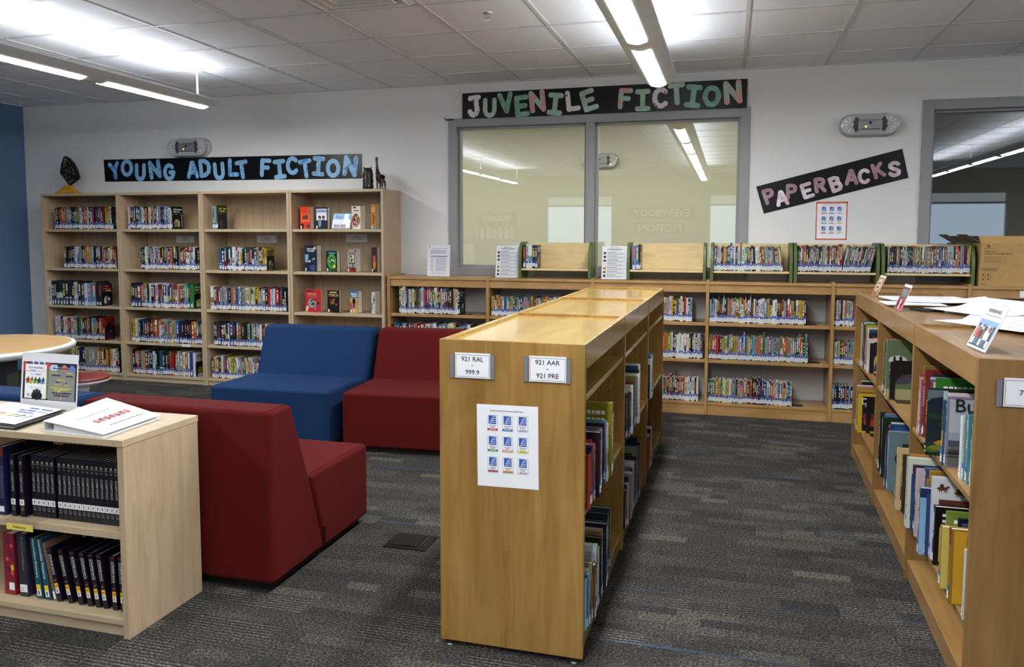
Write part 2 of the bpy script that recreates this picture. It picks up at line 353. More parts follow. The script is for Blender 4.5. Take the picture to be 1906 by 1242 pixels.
# wall behind the camera, with three daylit windows
BW = [(-4.2, -2.6), (-.5, 1.2), (3.85, 5.4)]
g = MB(); xs = [XL] + [v for b in BW for v in b] + [XR]
for i in range(0, len(xs), 2): g.box(xs[i], xs[i+1], YB-.14, YB, 0, ZC)
for a, b in BW: g.box(a, b, YB-.14, YB, 0, .9); g.box(a, b, YB-.14, YB, 2.38, ZC)
struct(g.build('wall_front', pmat('low_bounce_wall_paint', (150, 148, 146), .8)))  # same darkened colour, so less light bounces onto camera-facing sides
for i, (a, b) in enumerate(BW):
    e = struct(MB().box(a, b, YB-.1, YB-.09, .9, 2.12, 0).box(a, b, YB-.1, YB-.09, 2.12, 2.38, 1).build('window_%d' % (i+3), [DAYL, emit('shaded_pane_%d' % i, (150, 164, 170), .5)]))
    MB().box(a, a+.05, YB-.09, YB+.01, .9, 2.38).box(b-.05, b, YB-.09, YB+.01, .9, 2.38).box(a+.05, b-.05, YB-.09, YB+.01, .9, .95).box(a+.05, b-.05, YB-.09, YB+.01, 2.33, 2.38).box(a+.05, b-.05, YB-.09, YB+.01, 2.11, 2.15).build('window_frame', FRAME, e)
# room beyond the glass
struct(MB().box(XL, .75, 9.72, 9.8, 0, 2.85).build('wall_beyond', CREAMW))
struct(MB().box(.75, XR, 9.72, 9.8, 0, 2.85).build('wall_beyond_grey', pmat('grey_wall_paint', (196, 192, 184), .8)))
struct(MB().box(.70, .80, YF+WT, 9.72, 0, 2.8).build('wall_between_rooms', CREAMW))
struct(MB().box(XL-.2, XL, YF+WT, 9.8, 0, 2.85).build('wall_beyond_left', CREAMW))
struct(MB().box(XR, XR+.2, YF+WT, 9.8, 0, 2.85).build('wall_beyond_right', CREAMW))
struct(MB().box(XL-.2, XR+.2, YF+WT, 9.8, 2.8, 2.85).build('ceiling_beyond', TILE))
def window(n, W_, mull):
    x0, x1, z0, z1 = W_
    e = bpy.data.objects.new('window_%d' % n, None); COL.objects.link(e); struct(e)
    a, t = YF-.016, YF+WT
    g = MB()
    fw = .058
    # flat casing proud of the wall, then a stepped stop that holds the glass
    for (p, q, r_, s) in ((x0-fw, x0+.02, z0-fw, z1+fw), (x1-.02, x1+fw, z0-fw, z1+fw), (x0+.02, x1-.02, z1-.02, z1+fw), (x0+.02, x1-.02, z0-fw, z0+.02)):
        g.box(p, q, a, t, r_, s)
    for (p, q, r_, s) in ((x0+.02, x0+.04, z0+.02, z1-.02), (x1-.04, x1-.02, z0+.02, z1-.02), (x0+.04, x1-.04, z1-.04, z1-.02), (x0+.04, x1-.04, z0+.02, z0+.04)):
        g.box(p, q, YF+.04, YF+.11, r_, s)
    for m in mull: 
        g.box(m-.038, m+.038, a, t, z0+.02, z1-.02); g.box(m-.058, m-.038, YF+.04, YF+.11, z0+.02, z1-.02); g.box(m+.038, m+.058, YF+.04, YF+.11, z0+.02, z1-.02)
    g.build('window_frame', FRAME, e, bevel=.002)
    ed = [x0+.03] + [v for m in mull for v in (m-.05, m+.05)] + [x1-.03]
    for i in range(0, len(ed), 2):
        MB().add([(ed[i], YF+.075, z0+.03), (ed[i+1], YF+.075, z0+.03), (ed[i+1], YF+.075, z1-.03), (ed[i], YF+.075, z1-.03)], [(0, 1, 2, 3)]).build('pane', GLASS, e)
window(1, W1, [-1.194]); window(2, W2, [2.85])

# ------------------------------------------------------------------ pendant lights
def pendant(X, y_end, label, hx):
    L_, n = 7.85, 6
    t = thing('pendant_light', label, 'light', (X, y_end, 2.5), 0, 'long pendant lights')
    hw, zt = .128, .076
    arc = [(-hw + 2*hw*i/16, zt*.82*((2*i/16-1)**2)**.9) for i in range(17)]       # curved underside
    prof = arc + [(hw, zt), (hw-.006, zt), (hw-.006, zt*.86), (.05, .03), (-.05, .03), (-hw+.006, zt*.86), (-hw+.006, zt), (-hw, zt)]
    g = MB(); m = len(prof)
    ys = [0, -.05, -L_+.05, -L_]
    vs = []
    for j, yy in enumerate(ys):
        k_ = .0 if j in (1, 2) else .028
        for (a, b) in prof: vs.append((a*(1 if j in (1, 2) else .93), yy, max(b, k_) if j in (0, 3) else b))
    fs = [(j*m+i, j*m+(i+1) % m, (j+1)*m+(i+1) % m, (j+1)*m+i) for j in range(3) for i in range(m)]
    g.add(vs, fs)
    # end caps as solid plates from rim to underside
    for yy, s in ((0, 1), (-L_, -1)):
        pts = [(a*.93, max(b, .028)) for a, b in arc] + [(hw*.93, zt), (-hw*.93, zt)]
        g.prism(pts, 'y', yy-.004, yy+.004)
    g.box(-hw-.001, -hw+.002, -L_+.05, -.05, zt-.012, zt, 1); g.box(hw-.002, hw+.001, -L_+.05, -.05, zt-.012, zt, 1)
    g.build('housing', [FIX, GRID], t)
    p = (L_-.1)/n
    for k_ in range(n):
        y1 = -.06-k_*p; y0 = y1-p+.19; lw = .052
        vs = []; N = 8
        for i in range(N+1):
            a = -lw+2*lw*i/N; b = zt*.82*((a/hw)**2)**.9-.002
            vs += [(a, y0, b), (a, y1, b)]
        MB().add(vs, [(2*i, 2*i+1, 2*i+3, 2*i+2) for i in range(N)]).build('lens', LENS, t)
    g = MB()
    for k_ in range(n):
        y1 = -.06-k_*p; y0 = y1-p+.06
        g.prism([(-.03, .052), (.03, .052), (.004, .0745), (-.004, .0745)], 'y', y0, y1)
    g.build('tube', TUBE, t)
    for yy in (-.12, -2.7, -5.3, -L_+.12):
        hh = ZC-2.5
        h = MB(); h.tube([(hx, yy, .02), (hx, yy, hh-.004)], .008, 8); h.tube([(hx, yy, .07), (hx, yy, .085)], .013, 8)
        h.lathe([(.05, hh-.012), (.05, hh-.004), (.048, hh-.0005)], (hx, yy, 0), 16); h.build('hanger', WHITEP, t)
    return t
pendant(-4.27, 5.81, 'grey pendant light with lit lenses, hanging before the blue wall corner', .0)
pendant(-.52, 5.81, 'grey pendant light with lit lenses, hanging before the juvenile fiction banner', .0)
pendant(3.44, 5.81, 'grey pendant light mirrored in the pane beside the cardboard boxes', .0)

# ------------------------------------------------------------------ bookcases
def holes(g, T, zs, mat):
    pass
PALE_N = ['pale maple bookcase beside the blue wall corner', 'pale maple bookcase second from the blue wall', 'pale maple bookcase third from the blue wall', 'pale maple bookcase with cover-out books and figurines on top']
WX = [-6.739, -5.797, -4.855, -3.913, -2.971]; WY0, WY1, WH = 6.464, 6.85, 1.86
PALE_Z = [1.503, 1.112, .735, .39]
def dots(g, pts, ax, r, mat):
    """small dark shelf-pin holes on a panel face"""
    for p in pts:
        if ax == 'x': g.poly([(p[0], p[1]+r*math.cos(PI*k/3), p[2]+r*math.sin(PI*k/3)) for k in range(6)], mat)
        else: g.poly([(p[0]+r*math.cos(PI*k/3), p[1], p[2]+r*math.sin(PI*k/3)) for k in range(6)], mat)
for i in range(4):
    t = thing('tall_bookcase', PALE_N[i], 'bookcase', (WX[i], WY0, 0), 0, 'pale tall bookcases'); wd = WX[i+1]-WX[i]-.002; D = WY1-WY0
    for s, (a, b) in enumerate(((.001, .025), (wd-.024, wd))):
        g = MB().box(a, b, 0, D, 0, WH-.026)
        fx = b+.0004 if s == 0 else a-.0004
        dots(g, [(fx, yy, .5+.064*q) for yy in (.07, D-.07) for q in range(20)], 'x', .0035, 1)
        g.build('side_panel', [MAPLE, HOLE], t, bevel=.0012)
    MB().box(0, wd, -.003, D, WH-.025, WH).build('top_panel', MAPLEX, t, bevel=.0015)
    MB().box(.025, wd-.024, D-.012, D, .07, WH-.026).build('back_panel', MAPLE, t)
    for z in PALE_Z: MB().box(.027, wd-.026, .012, D-.013, z-.025, z).build('shelf', MAPLEX, t, bevel=.0012)
    MB().box(.0255, wd-.0245, .006, D-.013, .045, .07).build('bottom_shelf', MAPLEX, t, bevel=.0012)
    MB().box(.0255, wd-.0245, .02, .04, 0, .044).build('kick_board', MAPLEX, t)
# shelf notes inside bookcases
for i, (x0, x1, y0, y1) in enumerate(((327, 361, 439, 452), (477, 514, 438, 452), (643, 683, 436, 451))):
    a = at(x0, y0, Y=6.83); b = at(x1, y1, Y=6.83)
    g = MB().box(a.x, b.x, 6.8372, 6.838, b.z, a.z)
    for q in range(3): g.box(a.x+.05+.02*q, b.x-.05-.02*q, 6.8366, 6.8371, (a.z+b.z)/2-.016+.014*q, (a.z+b.z)/2-.011+.014*q, 1)
    tag(g.build('shelf_note', [PAPER, PAPERG]), 'white printed note taped inside the ' + PALE_N[i+1], 'note', 'notes taped inside the pale bookcases')
a = at(336, 642, Y=6.45); b = at(351, 646, Y=6.45)
tag(MB().box(a.x, b.x, 6.4705, 6.4755, b.z-.004, a.z, 0).box(a.x+.01, b.x-.01, 6.4698, 6.4705, (a.z+b.z)/2-.004, (a.z+b.z)/2, 1).build('shelf_tag', [PAPER, PAPERG]), 'small white tag clipped to a shelf edge of the second pale bookcase', 'tag')

# low cases along the wall
BX = [-2.944, -2.016, -1.102, -.1695, .7687, 1.7065, 2.64]; BY0, BY1, BH = 6.493, 6.845, 1.094
LOW_N = ['low honey case next to the tall bookcases', 'low honey case under the first display tray', 'low honey case under the second display tray', 'low honey case under the third display tray', 'low honey case under the fifth display tray', 'low honey case under the cardboard boxes']
for i in range(6):
    t = thing('low_bookcase', LOW_N[i], 'bookcase', (BX[i], BY0, 0), 0, 'low honey cases along the wall'); wd = BX[i+1]-BX[i]; D = BY1-BY0
    for a in ([0, wd] if i == 5 else [0]):
        MB().box(a-.0125, a+.0125, -.004, D, .004, BH).build('side_panel', WALNUTZ, t, bevel=.0012)
    a, b = .0128, wd-.0128
    MB().box(a, b, .0, D, BH-.034, BH-.012).build('top_panel', WALNUT, t, bevel=.0012)
    MB().box(a, b, .012, .032, BH-.098, BH-.0345).build('apron', WALNUT, t)
    for z in (.752, .452): MB().box(a+.001, b-.001, .012, D-.02, z-.026, z).build('shelf', WALNUT, t, bevel=.0012)
    MB().box(a, b, .008, D-.02, .08, .103).build('bottom_shelf', WALNUT, t, bevel=.0012)
    MB().box(a, b, .012, .032, .0, .0795).build('kick_board', WALNUT, t)
a = at(1902, 534, Y=6.47)
tag(MB().box(a.x, a.x+.14, 6.4995, 6.5045, 1.002, 1.052).build('label_holder', PAPER), 'white label holder on the apron of the low case under the boxes', 'label')

# double-sided island cases
def island(name, n, pitch, X0, Y0, rot, wid, woodz, woody, labels, shelves, side, group):
    """local x across (0..wid), local y away from the camera; returns the root matrix"""
    Mx = Matrix.Translation((X0, Y0, 0)) @ Matrix.Rotation(rot, 4, 'Z')
    roots = []
    for i in range(n):
        p = Mx @ Vector((0, i*pitch, 0))
        t = thing(name, labels[i], 'bookcase', p, rot, group); roots.append(t)
        H = 1.094; a, b = .0135, pitch-.0135
        for q in ([0, pitch] if i == n-1 else [0]):
            g = MB().box(0, wid, q-.013, q+.013, .022, H)
            if q or i > 0:
                for fy in (q-.0134,):
                    dots(g, [(xx, fy, .3+.05*k_) for xx in (.07, .19, wid-.19, wid-.07) for k_ in range(13)], 'y', .0035, 1)
            g.build('end_panel', [woodz, HOLE], t, bevel=.002)
            for xx in (.018, wid-.045):
                f = MB().box(xx, xx+.027, q-.0125, q+.0125, .010, .0215, 0)
                f.lathe([(.008, .0), (.010, .002), (.010, .009)], (xx+.0135, q, 0), 10, 1); f.build('foot', [BLACKP, WHITEP], t)
        MB().box(.021, wid-.021, a, b, H-.034, H-.012).build('top_panel', woody, t)
        for xx in (0.001, wid-.021): MB().box(xx, xx+.0195, a, b, H-.088, H-.001).build('apron', woody, t, bevel=.0015)
        MB().box(wid/2-.006, wid/2+.006, a, b, .12, H-.036).build('middle_panel', woodz, t)
        for z in shelves:
            for (xa, xb) in ((.006, wid/2-.0065), (wid/2+.0065, wid-.006)):
                MB().box(xa, xb, a+.001, b-.001, z-.02, z).build('shelf', woody, t, bevel=.0015)
        MB().box(.006, wid-.006, a, b, .085, .108).build('bottom_shelf', woody, t, bevel=.0015)
        for xx in (.012, wid-.03): MB().box(xx, xx+.018, a, b, .022, .0845).build('kick_board', woody, t)
    return Mx, roots
GW, GP = .51, .9645; RP = .9487
GM, GR = island('island_bookcase', 3, GP, -.961, 2.5467, -.0073, GW, GOLD, GOLDY,
                ['golden island bookcase with taped label chart on its end', 'golden island bookcase, middle one of the row by the red sofa', 'golden island bookcase at the wall end of the row by the sofa'],
                [.915, .52], 1, 'golden island bookcases')
RM, RR = island('aisle_bookcase', 3, RP, .7052, 2.5783, -.0259, .51, OAK, OAKY,
                ['honey aisle bookcase with the 700 sign and biographies stand', 'honey aisle bookcase, middle one under the loose papers', 'honey aisle bookcase nearest the low wall cases'],
                [.667, .277], -1, 'honey aisle bookcases')

# label holders on the near ends
def plate(root, x0, x1, z0, z1, lines, label):
    h = MB().box(x0, x1, -.0165, -.0135, z0, z1, 0).box(x0+.002, x0+.016, -.0185, -.0166, z0+.002, z1-.002, 1).box(x1-.016, x1-.002, -.0185, -.0166, z0+.002, z1-.002, 1)
    ho = h.build('label_holder', [ACRYL, ALU], root); ho['label'] = label
    c = MB(); cx0, cx1, cz0, cz1 = x0+.020, x1-.017, z0+.004, z1+.004
    c.box(cx0, cx1, -.0184, -.0168, cz0, cz1, 0)
    for (p, q, r_, s) in ((cx0+.003, cx1-.003, cz0+.004, cz0+.0052), (cx0+.003, cx1-.003, cz1-.0072, cz1-.006), (cx0+.003, cx0+.0042, cz0+.004, cz1-.006), (cx1-.0042, cx1-.003, cz0+.004, cz1-.006)):
        c.rect((0, -.0187, 0), (1, 0, 0), (0, 0, 1), p, q, r_, s, 1)
    n = len(lines); zc = (cz0+cz1)/2
    for i, s in enumerate(lines):
        if s == '-': c.text(s, ((cx0+cx1)/2, -.0188, zc), (1, 0, 0), (0, 0, 1), wid=.006, mat=1)
        else: c.text(s, ((cx0+cx1)/2, -.0188, zc+(n-1)*.0112-i*.0224 if n > 1 else zc), (1, 0, 0), (0, 0, 1), h=.0165, mat=1)
    c.build('label_card', [PAPER, INK], ho)
plate(GR[0], .040, .202, .960, 1.046, ['921 RAL', '-', '999.9'], 'clear label holder with card reading 921 RAL to 999.9')
plate(GR[0], .302, .465, .960, 1.046, ['921 AAR', '-', '921 PRE'], 'clear label holder with card reading 921 AAR to 921 PRE')
plate(RR[0], .048, .210, .953, 1.037, ['700 -'], 'clear label holder with card reading 700')

# ------------------------------------------------------------------ label charts
def chart(name, wid, hei, T, label, frame=None):
    g = MB(T); ux, uy = (1, 0, 0), (0, 0, 1); t_ = .0006
    g.box(-wid/2, wid/2, -t_, 0, -hei/2, hei/2, 0, (238, 238, 240))
    k_ = 0
    if frame:
        f = .06*wid
        for (p, q, r_, s) in ((-wid/2, wid/2, -hei/2, -hei/2+f*.7), (-wid/2, wid/2, hei/2-f, hei/2), (-wid/2, -wid/2+f*.6, -hei/2, hei/2), (wid/2-f*.6, wid/2, -hei/2, hei/2)):
            g.rect((0, -t_-.0003, 0), ux, uy, p, q, r_, s, 0, frame)
    s = wid/.215
    o = (0, -t_-.0004, 0); o2 = (0, -t_-.0008, 0); o3 = (0, -t_-.0012, 0)
    g.text('Accelerated Reader Book Labels Chart', (-.002*s, o[1], hei/2-.020*s), ux, uy, wid=.118*s)
    bars = [(190, 40, 50), (40, 100, 180), (200, 205, 235), (70, 140, 80), (214, 140, 70), (240, 220, 40), (190, 80, 120), (214, 150, 70), (235, 200, 215)]
    for r_ in range(3):
        for c in range(3):
            cx = (-.052+.053*c)*s; cz = hei/2-(.062+.072*r_)*s; hw, hh = .0185*s, .0265*s
            g.rect(o, ux, uy, cx-hw, cx+hw, cz-hh, cz+hh, 0, (120, 122, 128)); g.rect(o2, ux, uy, cx-hw+.0008*s, cx+hw-.0008*s, cz-hh+.0008*s, cz+hh-.0008*s, 0, (240, 240, 242))
            g.rect(o3, ux, uy, cx-.0135*s, cx+.0135*s, cz-.004*s, cz+.025*s, 0, (40, 84, 168))
            for q in range(4):      # pale swooping page edges
                a0, b0 = cx-.010*s+.004*q*s*.6, cz+(-.002+.005*q)*s
                pts = []
                for e in range(6):
                    u_ = e/5; pts.append((a0+(cx+.0135*s-a0)*u_, b0+(.004+.0035*q*.6)*s*u_**.5))
                up = [(x_, z_+.0022*s*(1-.3*i/5)) for i, (x_, z_) in enumerate(pts)]
                oo = Vector((0, -t_-.0016, 0))
                g.poly([oo+Vector((x_, 0, z_)) for x_, z_ in pts+up[::-1]], 0, (226, 234, 246))
            g.text('Accelerated', (cx, o3[1], cz-.0095*s), ux, uy, h=.0042*s, wid=.025*s); g.text('Reader', (cx, o3[1], cz-.0148*s), ux, uy, h=.0042*s, wid=.015*s)
            g.rect(o3, ux, uy, cx-hw+.0008*s, cx+hw-.0008*s, cz-hh+.0008*s, cz-hh+.0075*s, 0, bars[r_*3+c])
            for q in range(3): g.rect((0, -t_-.0016, 0), ux, uy, cx+(-.010+.008*q)*s, cx+(-.005+.008*q)*s, cz-hh+.003*s, cz-hh+.0055*s, 0, (250, 250, 250) if r_ < 2 and c < 2 else (90, 90, 100))
    return tag(g.build(name, [PRINT]), label, 'poster')
chart('label_chart', .216, .284, GM @ Matrix.Translation((.246, -.0138, .7345)) @ Matrix.Rotation(-.012, 4, 'Y'), 'white reading label chart taped to the golden bookcase end')
tag(MB(GM).poly([(.312, -.0147, .8765), (.355, -.0147, .8765), (.355, -.020, .866)], 0).build('paper_curl', PAPER), 'curled top corner of the white chart on the golden bookcase', 'paper') if False else None
chart('framed_chart', .237, .307, Matrix.Translation((.779, YF-.001, 1.571)), 'orange bordered label chart on the wall under the paperbacks banner', (214, 92, 52))
tag(MB(RM).box(.292, .508, -.0145, -.0136, .63, .73).build('notice', PAPER), 'white paper notice on the end of the aisle bookcase below the 700 sign', 'notice')

# ------------------------------------------------------------------ banners
ST = {  # letter strokes in a box 1 high
 'J': [[(-.22, .5), (.28, .5)], [(.12, .5), (.12, -.28), (.02, -.44), (-.14, -.5), (-.27, -.42), (-.32, -.27)]],
 'U': [[(-.3, .5), (-.3, -.2), (-.2, -.42), (0, -.5), (.2, -.42), (.3, -.2), (.3, .5)]], 'V': [[(-.32, .5), (0, -.5), (.32, .5)]],
 'E': [[(.3, .5), (-.28, .5), (-.28, -.5), (.32, -.5)], [(-.28, 0), (.2, 0)]], 'N': [[(-.32, -.5), (-.32, .5), (.32, -.5), (.32, .5)]],
 'I': [[(-.3, .5), (.3, .5)], [(0, .5), (0, -.5)], [(-.3, -.5), (.3, -.5)]], 'L': [[(-.25, .5), (-.25, -.5), (.32, -.5)]],
 'F': [[(.3, .5), (-.25, .5), (-.25, -.5)], [(-.25, .02), (.2, .02)]], 'T': [[(-.34, .5), (.34, .5)], [(0, .5), (0, -.5)]],
 'C': [[(.36*math.cos(a), .5*math.sin(a)) for a in [PI*(.25+1.5*i/12) for i in range(13)]]],
 'O': [[(.38*math.cos(a), .5*math.sin(a)) for a in [2*PI*i/18 for i in range(19)]]],
 'Y': [[(-.32, .5), (0, .02), (.32, .5)], [(0, .02), (0, -.5)]], 'A': [[(-.34, -.5), (-.04, .5), (.04, .5), (.34, -.5)], [(-.2, -.18), (.2, -.18)]],
 'G': [[(.36*math.cos(a), .5*math.sin(a)) for a in [PI*(.25+1.6*i/12) for i in range(13)]] + [(.36, -.02), (.08, -.02)]],
 'D': [[(-.3, .5), (0, .48), (.25, .3), (.33, 0), (.25, -.3), (0, -.48), (-.3, -.5), (-.3, .5)]],
 'P': [[(-.28, -.5), (-.28, .5), (.05, .5), (.25, .4), (.3, .22), (.22, .04), (0, -.04), (-.28, -.04)]],
 'R': [[(-.28, -.5), (-.28, .5), (.05, .5), (.25, .4), (.3, .24), (.22, .06), (0, 0), (-.28, 0)], [(0, 0), (.3, -.5)]],
 'B': [[(-.28, -.5), (-.28, .5), (.05, .5), (.24, .38), (.22, .12), (0, .04), (-.28, .04)], [(0, .04), (.25, -.06), (.3, -.28), (.2, -.46), (0, -.5), (-.28, -.5)]],
 'K': [[(-.28, .5), (-.28, -.5)], [(.3, .5), (-.26, -.05)], [(-.08, .1), (.32, -.5)]],
 'S': [[(.3, .36), (.16, .48), (-.05, .5), (-.26, .38), (-.28, .2), (-.1, .04), (.14, -.06), (.3, -.22), (.24, -.42), (0, -.5), (-.2, -.46), (-.32, -.32)]]}
def letter(ch, cx, cz, h, rot, y, mat, parent, r):
    """a fat letter cut from paper: rounded strokes, flat, 1.2 mm thick"""
    g = MB(); ca, sa = math.cos(rot), math.sin(rot); hh = h-2*r; d = 0
    def w2(p): 
        a, b = p[0]*hh*1.05, p[1]*hh
        return (cx+a*ca-b*sa, cz+a*sa+b*ca)
    for st in ST[ch]:
        pts = [w2(p) for p in st]
        for i in range(len(pts)-1):
            (ax, az), (bx, bz) = pts[i], pts[i+1]; an = math.atan2(bz-az, bx-ax); out = []
            for k_ in range(9): t_ = an+PI/2+PI*k_/8; out.append((ax+r*math.cos(t_), az+r*math.sin(t_)))
            for k_ in range(9): t_ = an-PI/2+PI*k_/8; out.append((bx+r*math.cos(t_), bz+r*math.sin(t_)))
            g.prism(out[::-1], 'y', y-.0012-d, y); d += .00004
    o = g.build('letter', LM[mat], parent); return o
def banner(corners, label, letters, off, sc, Yp, hoff=.0):
    """corners TL TR BR BL in (x, z) on the wall; letters: (char, zoom px, zoom py, zoom height, image degrees, material)"""
    t = thing('banner', label, 'banner', (0, 0, 0))
    g = MB(); g.prism([corners[3], corners[2], corners[1], corners[0]], 'y', Yp-.0015, Yp); g.build('sheet', BANNER, t)
    for ch, zx, zy, zh, rot, mt in letters:
        px, py = off[0]+zx/sc, off[1]+zy/sc
        c = at(px, py, Y=Yp); up = at(px, py-zh/sc/2, Y=Yp); h = 2*(up.z-c.z)
        o = letter(ch, c.x, c.z, h, math.radians(rot), Yp-.002, mt, t, h*.115)
    return t
def cz(pts, Y): return [(at(x_, y_, Y=Y).x, at(x_, y_, Y=Y).z) for x_, y_ in pts]
s1, s2 = 7.06, 6.807
J = [(c, 860+x_/s1, 130+y_/s1, h/s1, r_, m_) for c, x_, y_, h, r_, m_ in (('J', 168, 480, 290, 7, 'w'), ('U', 365, 500, 265, -1, 'm'), ('V', 575, 435, 285, 6, 'g'), ('E', 785, 475, 285, 4, 'g'), ('N', 990, 415, 295, 6, 'p'), ('I', 1225, 450, 295, -6, 'm'), ('L', 1450, 405, 280, 6, 'w'), ('E', 1665, 400, 290, 17, 'm'))]
J += [(c, 1120+x_/s2, 130+y_/s2, h/s2, r_, m_) for c, x_, y_, h, r_, m_ in (('F', 295, 368, 270, -4, 'p'), ('I', 520, 385, 280, 0, 'm'), ('C', 750, 355, 275, 2, 'w'), ('T', 950, 308, 285, 4, 'm'), ('I', 1160, 335, 295, -7, 'g'), ('O', 1395, 335, 275, 0, 'g'), ('N', 1660, 285, 305, 5, 'p'))]
banner(cz([(860.6, 174), (1391.5, 146.4), (1389.8, 201), (860.6, 222)], YF-.02), 'black banner reading JUVENILE FICTION above the large window', J, (0, 0), 1, YF-.018)
s1, s2 = 7.624, 7.33
J = [(c, 190+x_/s1, 280+y_/s1, h/s1, r_, m_) for c, x_, y_, h, r_, m_ in (('Y', 180, 290, 260, 9, 'c'), ('O', 355, 250, 252, 0, 'b'), ('U', 545, 310, 258, -2, 'b'), ('N', 750, 272, 275, 7, 'B'), ('G', 955, 308, 252, 0, 'b'), ('A', 1288, 275, 262, 2, 'c'), ('D', 1460, 250, 270, 6, 'b'), ('U', 1662, 295, 262, 4, 'b'), ('L', 1862, 240, 265, -1, 'c'))]
J += [(c, 430+x_/s2, 270+y_/s2, h/s2, r_, m_) for c, x_, y_, h, r_, m_ in (('T', 152, 338, 260, 8, 'B'), ('F', 470, 312, 255, -3, 'b'), ('I', 665, 330, 270, 5, 'b'), ('C', 842, 282, 258, 2, 'b'), ('T', 1018, 325, 265, 7, 'c'), ('I', 1195, 290, 272, -5, 'B'), ('O', 1395, 318, 262, 0, 'b'), ('N', 1630, 288, 290, -8, 'c'))]
banner(cz([(193.2, 297.5), (673.8, 286.3), (675, 332.3), (196, 338.5)], YF), 'black banner reading YOUNG ADULT FICTION above the pale bookcases', J, (0, 0), 1, YF-.001)
s1 = 6.353
J = [(c, 1400+x_/s1, 270+y_/s1, h/s1, r_, m_) for c, x_, y_, h, r_, m_ in (('P', 198, 605, 190, 20, 'v'), ('A', 350, 628, 190, 12, 'W'), ('P', 465, 550, 185, 3, 'v'), ('E', 648, 540, 190, 18, 'W'), ('R', 800, 475, 188, 8, 'v'), ('B', 985, 462, 195, 20, 'W'), ('A', 1172, 380, 195, 4, 'v'), ('C', 1328, 370, 185, 4, 'W'), ('K', 1488, 300, 190, 18, 'v'), ('S', 1682, 285, 192, 8, 'W'))]
banner(cz([(1407.4, 347.4), (1679.5, 277), (1691, 331.2), (1421.7, 398)], YF), 'tilted black banner reading PAPERBACKS on the wall', J, (0, 0), 1, YF-.001)
# banners and poster on the wall behind, seen mirrored in the glass
for s_, x0, x1, z0, z1, lb in (('EVERYBODY', -2.25, -.8, 1.82, 2.1, 'grey banner reading EVERYBODY mirrored in the window glass'), ('FICTION', -2.12, -1.0, 1.5, 1.74, 'grey banner reading FICTION mirrored in the window glass')):
    tag(MB().box(x0, x1, YB+.001, YB+.003, z0, z1, 0).text(s_, ((x0+x1)/2, YB+.004, (z0+z1)/2), (-1, 0, 0), (0, 0, 1), h=.16, wid=(x1-x0)*.85, mat=1).build('banner', [pmat('grey_banner', (90, 90, 88)), PAPER]), lb, 'banner')
g = MB().box(-5.87, -4.9, YB+.001, YB+.003, 1.3, 2.0, 0).text('READING', (-5.4, YB+.004, 1.85), (-1, 0, 0), (0, 0, 1), h=.12, mat=1)
for q in range(6): g.rect((0, YB+.0038, 0), (1, 0, 0), (0, 0, 1), -5.8+.15*q, -5.7+.15*q, 1.36, 1.6+.04*(q % 2), 1)
tag(g.build('poster', [pmat('grey_banner', (90, 90, 88)), PAPER]), 'poster reading READING mirrored in the window glass', 'poster')

